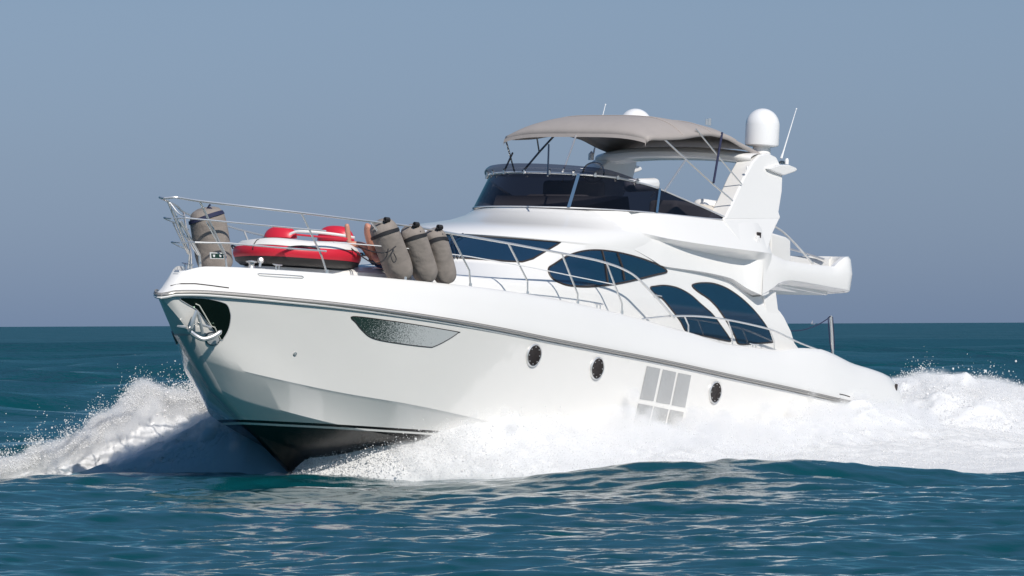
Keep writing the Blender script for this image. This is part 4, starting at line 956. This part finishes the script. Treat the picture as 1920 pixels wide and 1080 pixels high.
def star_h(a, b):
    q = -b - hbw(a) ; crest = np.interp(a, [-.6, 0, 1, 2.2, 3.5, 5, 8, 14, 20], [0, .15, .4, .6, .7, .6, .5, .4, .3])
    edge = np.interp(a, [-.6, 0, 2, 5, 9, 20], [.3, .8, 3.2, 4.2, 4.6, 6]); s = np.clip(q / edge, -1, 1.5)
    return crest * np.interp(s, [-1, 0, .25, .5, .8, 1, 1.2], [.6, .75, 1.0, .9, .45, .05, -.3]) - .02
res = .045
ax_ = np.arange(-1.2, 24, res); bx_ = np.arange(-6.5, 11, res)
AA, BBm = np.meshgrid(ax_, bx_)
nz = fbm2(AA, BBm, 3, 6, 1.6); nz2 = fbm2(AA, BBm, 9, 4, 11.0); nz3 = np.abs(fbm2(AA, BBm, 21, 5, 3.0))
P_ = port_h(AA, BBm); S_ = star_h(AA, BBm); Wk = wake_h(AA, BBm)
Hh = np.where(BBm > 0, P_, S_); Hh = np.maximum(Hh, Wk)
Hf = Hh * (1 + .12 * nz + .15 * (nz3 - .4)) + .014 * nz2 * np.clip(Hh * 3, 0, 1) + .03 * nz
inside = (np.abs(BBm) < hbw(AA) - .35) & (AA < 14.9) & (AA > .8)
WX = STEM.x + AA * AFT[0] + BBm * PORT[0]; WY = STEM.y + AA * AFT[1] + BBm * PORT[1]
keep = (Hf > -.14) & ~inside
foam = add_grid('wake_foam', WX, WY, Hf, FOAM, keep)
tag(foam, 'churned white foam spreading along the port side of the hull and behind the stern', 'foam', kind='stuff')

def droplets(name, P, R, label, mat_=DROPS):
    n = len(P); P = np.asarray(P, np.float32); R = np.asarray(R, np.float32)
    tet = np.array([[1, 0, 0], [-1, 0, 0], [0, 1, 0], [0, -1, 0], [0, 0, 1], [0, 0, -1]], np.float32)
    # random rotations through random orthonormal frames
    q = rng.normal(size=(n, 4)); q /= np.linalg.norm(q, axis=1, keepdims=True); w_, x_, y_, z_ = q.T
    M = np.stack([1 - 2 * (y_ * y_ + z_ * z_), 2 * (x_ * y_ - z_ * w_), 2 * (x_ * z_ + y_ * w_), 2 * (x_ * y_ + z_ * w_), 1 - 2 * (x_ * x_ + z_ * z_), 2 * (y_ * z_ - x_ * w_), 2 * (x_ * z_ - y_ * w_), 2 * (y_ * z_ + x_ * w_), 1 - 2 * (x_ * x_ + y_ * y_)], -1).reshape(n, 3, 3)
    v = np.einsum('nij,kj->nki', M, tet) * R[:, None, None] + P[:, None, :]
    fc = np.array([[0, 2, 4], [2, 1, 4], [1, 3, 4], [3, 0, 4], [2, 0, 5], [1, 2, 5], [3, 1, 5], [0, 3, 5]]); ff = (fc[None] + 6 * np.arange(n)[:, None, None]).reshape(-1)
    me = bpy.data.meshes.new(name); me.vertices.add(6 * n); me.vertices.foreach_set('co', v.astype(np.float32).ravel())
    me.loops.add(len(ff)); me.loops.foreach_set('vertex_index', ff.astype(np.int32)); me.polygons.add(8 * n); me.polygons.foreach_set('loop_start', np.arange(0, 24 * n, 3, dtype=np.int32)); me.update(calc_edges=True)
    me.polygons.foreach_set('use_smooth', np.ones(8 * n, bool)); me.materials.append(mat_); o = bpy.data.objects.new(name, me); COL.objects.link(o); tag(o, label, 'spray', kind='stuff'); return o
def to_world(a, b, z): return np.stack([STEM.x + a * AFT[0] + b * PORT[0], STEM.y + a * AFT[1] + b * PORT[1], z], -1)
# port side: mist over the foam hill and arcs of drops
def cloud_port(n):
    a = rng.uniform(.0, 22, n); w = rng.uniform(0, 1, n); edge = np.interp(a, [-.5, 0, 1, 3, 6, 9, 14, 24], [.15, .3, .9, 2.2, 4.0, 5.6, 7.5, 10])
    b = hbw(a) + .05 + edge * w ** 1.6
    h = port_h(a, b); n1 = fbm2(a, b, 3, 6, 1.6); n3 = np.abs(fbm2(a, b, 21, 5, 3.0)); h = h * (1 + .12 * n1 + .15 * (n3 - .4))
    cl = .5 + .9 * np.abs(fbm2(a, b, 5, 4, 2.2))
    z = h + rng.exponential(.065, n) * cl
    return to_world(a, b, z), np.exp(rng.normal(np.log(.006), .4, n))
P1_, R1_ = cloud_port(50000)
# stem burst: fine sheet of drops climbing the black forefoot
n = 26000; a = rng.uniform(-.45, 1.9, n); tpos = (a + .45) / 2.35
zt = np.interp(a, [-.45, 0, .5, 1.0, 1.5, 1.9], [.06, .24, .80, 1.0, .98, .95]); ft = rng.beta(.9, 1.5, n) * 1.08; b = hbw(a) + .05 + rng.exponential(.22, n) * (1 + a * .8)
cl = fbm2(a * 1.0, ft * 2.0, 44, 5, 3.5); ok = cl > rng.uniform(-.5, .55, n)
P2_, R2_ = to_world(a, b, zt * ft + rng.normal(0, .012, n))[ok], np.exp(rng.normal(np.log(.0056), .5, n))[ok]
droplets('port_spray', np.concatenate([P1_, P2_]), np.concatenate([R1_, R2_]), 'white mist and droplets thrown up along the port side of the hull')
# starboard: curling sheet of water thrown outward ahead of the hull, broken into drops at its crest
def star_sheet(s, v):      # s along the sheet 0 (stem) .. 1 (far left tip); v up the sheet
    a = -.12 - .45 * s; b = -.05 - 5.5 * s
    top = np.interp(s, [0, .05, .10, .15, .25, .34, .44, .53, .62, .75, 1.0], [.45, .72, 1.0, 1.22, 1.08, .88, .62, .40, .22, .0, -.2])
    return a, b, top
ns, nv = 420, 120
s_ = np.linspace(0, 1, ns); v_ = np.linspace(0, 1, nv); SS, VV = np.meshgrid(s_, v_)
def sheet_pt(s, v):
    a, b, top = star_sheet(s, v)
    n1 = fbm2(s * 7, v * 2, 31, 5, 1.5); n2 = fbm2(s * 7, v * 2, 33, 5, 9.0); n3 = np.abs(fbm2(s * 7, v * 1.5, 35, 5, 3.0)); rough = np.clip((s - .2 + .5 * v ** 3) * 1.6, .04, .42)
    a2 = a + .95 * v - rough * (.10 * n1 + .05 * n2 + .35 * n3) * np.clip(v * 2, .2, 1); b2 = b - .28 * v ** 1.6 + rough * .05 * n2
    z2 = top * .90 * v ** .85 * (1 + rough * (.07 * n2 + .16 * (n3 - .3)) * np.clip(v * 2 - 1, 0, 1)) - .35 * (1 - v) ** 3
    return a2, b2, z2
Wd = to_world(*sheet_pt(SS, VV))
BOWM = foam_material('shaded_aerated_water', (.20, .38, .47), 1.2, .2)  # bluish aerated water, its base colour darkened for the hull's shade too
sheet = add_grid('bow_wave', Wd[..., 0], Wd[..., 1], Wd[..., 2], BOWM); so = sheet.modifiers.new('thickness', 'SOLIDIFY'); so.thickness = .12
tag(sheet, 'smooth bow wave sheet peeling off the stem to the left of the hull', 'bow wave', kind='stuff')
# the crest that breaks away farther out on the starboard side, clear of the hull's shadow
RP = np.array([[5.82, -4.55], [5.72, -4.7], [5.39, -5.01], [4.99, -5.27], [3.95, -5.4], [1.86, -4.94], [-0.21, -4.46], [-1.79, -4.32], [-2.29, -4.35]]); RS = np.array([0.0, 0.037, 0.13, 0.222, 0.37, 0.556, 0.741, 0.926, 1.0])
def far_pt(s, v):           # v: 0 foot, 1 crest, then down the back to 1.6
    a = np.interp(s, RS, RP[:, 0]); b = np.interp(s, RS, RP[:, 1]); top = np.interp(s, [0.019, 0.037, 0.13, 0.185, 0.222, 0.278, 0.37, 0.426, 0.463, 0.556, 0.648, 0.741, 0.852, 0.926, 1.0], [0.95, 0.98, 1.07, 1.25, 1.33, 1.4, 1.46, 1.41, 1.3, 0.9, 0.66, 0.45, 0.33, 0.24, 0.12])
    n1 = fbm2(s * 7, v * 1.5, 71, 5, 1.6); n2 = fbm2(s * 8, v * 3, 73, 5, 7.0); n3 = np.abs(fbm2(s * 7, v * 2, 75, 5, 3.0))
    w = 1 - v; a2 = a - .8 * w * np.clip(w, 0, 1) - .2 * n3 - .06 * n2; b2 = b - .9 * w * .3
    a2 = a2 + np.clip(v - 1, 0, 1) * 1.2
    prof = np.where(v < 1, np.clip(v, 0, 1) ** .75, 1 - 1.4 * (v - 1))
    return a2, b2 + .06 * n2, top * prof * (.93 + .16 * (n3 - .35) + .05 * n2) - .06
s_ = np.linspace(0, 1, 380); v_ = np.linspace(0, 1.6, 90); SS, VV = np.meshgrid(s_, v_); Wd = to_world(*far_pt(SS, VV))
crest = add_grid('breaking_crest', Wd[..., 0], Wd[..., 1], Wd[..., 2], FOAM); tag(crest, 'bright white breaking crest running out to the left behind the dark bow wave', 'foam', kind='stuff')
n = 80000; s = rng.uniform(0, 1, n); v = np.where(rng.uniform(0, 1, n) < .12, rng.uniform(.05, 1, n), 1.05 - rng.exponential(.12, n)).clip(.02, 1.2); A2, B2, z = far_pt(s, v)
cl = np.clip(.3 + 1.4 * np.abs(fbm2(s * 8, v, 52, 5, 3.0)), 0, 2)
A2 = A2 - np.abs(rng.normal(0, .12, n)); B2 = B2 + rng.normal(0, .08, n); z = z + rng.exponential(.085, n) * cl * np.clip(v, 0, 1) ** 2
F_ = to_world(A2, B2, z); r1 = np.exp(rng.normal(np.log(.0066), .42, n))
n = 36000; s = rng.beta(1.0, 1.3, n) * .62; v = 1 - rng.exponential(.05 + .15 * s, n); ok = v > 0; s = s[ok]; v = v[ok]; n = len(s); A2, B2, z = sheet_pt(s, v)
z = z + rng.exponential(.05, n) * np.clip(.2 + 1.4 * np.abs(fbm2(s * 8, v, 57, 5, 3.0)), 0, 2); N_ = to_world(A2 + rng.normal(0, .06, n), B2 + rng.normal(0, .05, n), z)
droplets('bow_spray', np.concatenate([F_, N_]), np.concatenate([r1, np.exp(rng.normal(np.log(.0065), .4, n))]), 'white spray flying off the crest of the bow wave to the left of the stem')
# stern wave crest drops
n = 26000; xw = rng.uniform(6.0, 12.5, n); yw = 114.9 + rng.normal(0, 1.2, n); a, b = ab(xw, yw)
z = wake_h(a, b) * (1 + .1 * fbm2(a, b, 3, 6, 1.6)) + rng.exponential(.05, n) * (.4 + np.abs(fbm2(a, b, 61, 4, 2.0)) * 1.4)
droplets('stern_spray', to_world(a, b, z), np.exp(rng.normal(np.log(.008), .45, n)), 'drops of white water leaping from the wake crest behind the stern')

# ---- fine mist hanging over the spray: drops too small to model singly, gathered into a cloud
def mist_material():
    m = bpy.data.materials.new('mist'); m.use_nodes = True; nt = m.node_tree; nt.nodes.clear(); o = nt.nodes.new('ShaderNodeOutputMaterial')
    v = nt.nodes.new('ShaderNodeVolumePrincipled'); v.inputs['Color'].default_value = (1, 1, 1, 1); v.inputs['Density'].default_value = 1.0; v.inputs['Anisotropy'].default_value = .0
    nt.links.new(v.outputs[0], o.inputs['Volume']); return m
MIST = mist_material()
def mist(name, P, radius, dens, label, voxel=.07):
    me = bpy.data.meshes.new(name); me.vertices.add(len(P)); me.vertices.foreach_set('co', np.asarray(P, np.float32).ravel()); me.update(); me.materials.append(MIST)
    o = bpy.data.objects.new(name, me); COL.objects.link(o); tag(o, label, 'mist', kind='stuff')
    g = bpy.data.node_groups.new(name, 'GeometryNodeTree'); g.interface.new_socket('Geometry', in_out='INPUT', socket_type='NodeSocketGeometry'); g.interface.new_socket('Geometry', in_out='OUTPUT', socket_type='NodeSocketGeometry')
    i = g.nodes.new('NodeGroupInput'); u = g.nodes.new('NodeGroupOutput'); mp = g.nodes.new('GeometryNodeMeshToPoints'); mp.inputs['Radius'].default_value = radius
    pv = g.nodes.new('GeometryNodePointsToVolume'); pv.resolution_mode = 'VOXEL_SIZE'; pv.inputs['Voxel Size'].default_value = voxel; pv.inputs['Density'].default_value = dens; pv.inputs['Radius'].default_value = radius
    sm = g.nodes.new('GeometryNodeSetMaterial'); sm.inputs['Material'].default_value = MIST
    g.links.new(i.outputs[0], mp.inputs['Mesh']); g.links.new(mp.outputs[0], pv.inputs['Points']); g.links.new(pv.outputs[0], sm.inputs['Geometry']); g.links.new(sm.outputs[0], u.inputs[0])
    md = o.modifiers.new('mist', 'NODES'); md.node_group = g; return o
def thin(P, k): return P[rng.choice(len(P), min(k, len(P)), replace=False)]
def mist_port(n):
    a = rng.uniform(.9, 14.2, n); b = hbw(a) + .15 + np.abs(rng.normal(0, .6, n)); h = port_h(a, b)
    z = h + rng.exponential(.055, n) * np.clip(.2 + 1.5 * np.abs(fbm2(a, b, 5, 4, 1.4)), 0, 2) - .06; return to_world(a, b, z)
mist('port_mist', mist_port(9000), .14, 3.4, 'soft white mist hanging over the spray beside the hull', .055)
n = 9000; s = rng.uniform(0, 1, n); v = rng.uniform(.15, 1.1, n); A2, B2, z = far_pt(s, v); z = z + rng.normal(.0, .035, n); A2 = A2 - .06
n = 2600; s = rng.uniform(0, .62, n); v = 1 - rng.exponential(.07, n).clip(0, .8); A3, B3, z3 = sheet_pt(s, v)
mist('bow_mist', np.concatenate([to_world(A2, B2, z), to_world(A3, B3, z3 + rng.normal(.03, .04, n))]), .15, 7.0, 'soft white mist round the breaking crest left of the bow', .05)
n = 6000; xw = rng.uniform(5.9, 12.5, n); yw = 114.6 + rng.normal(0, 1.1, n); a, b = ab(xw, yw); z = wake_h(a, b) * rng.uniform(.75, 1.03, n)
mist('stern_mist', to_world(a, b, z), .13, 3.0, 'soft white mist over the quarter wave behind the stern', .06)
scene.cycles.volume_bounces = 6; scene.cycles.volume_step_rate = 2.0
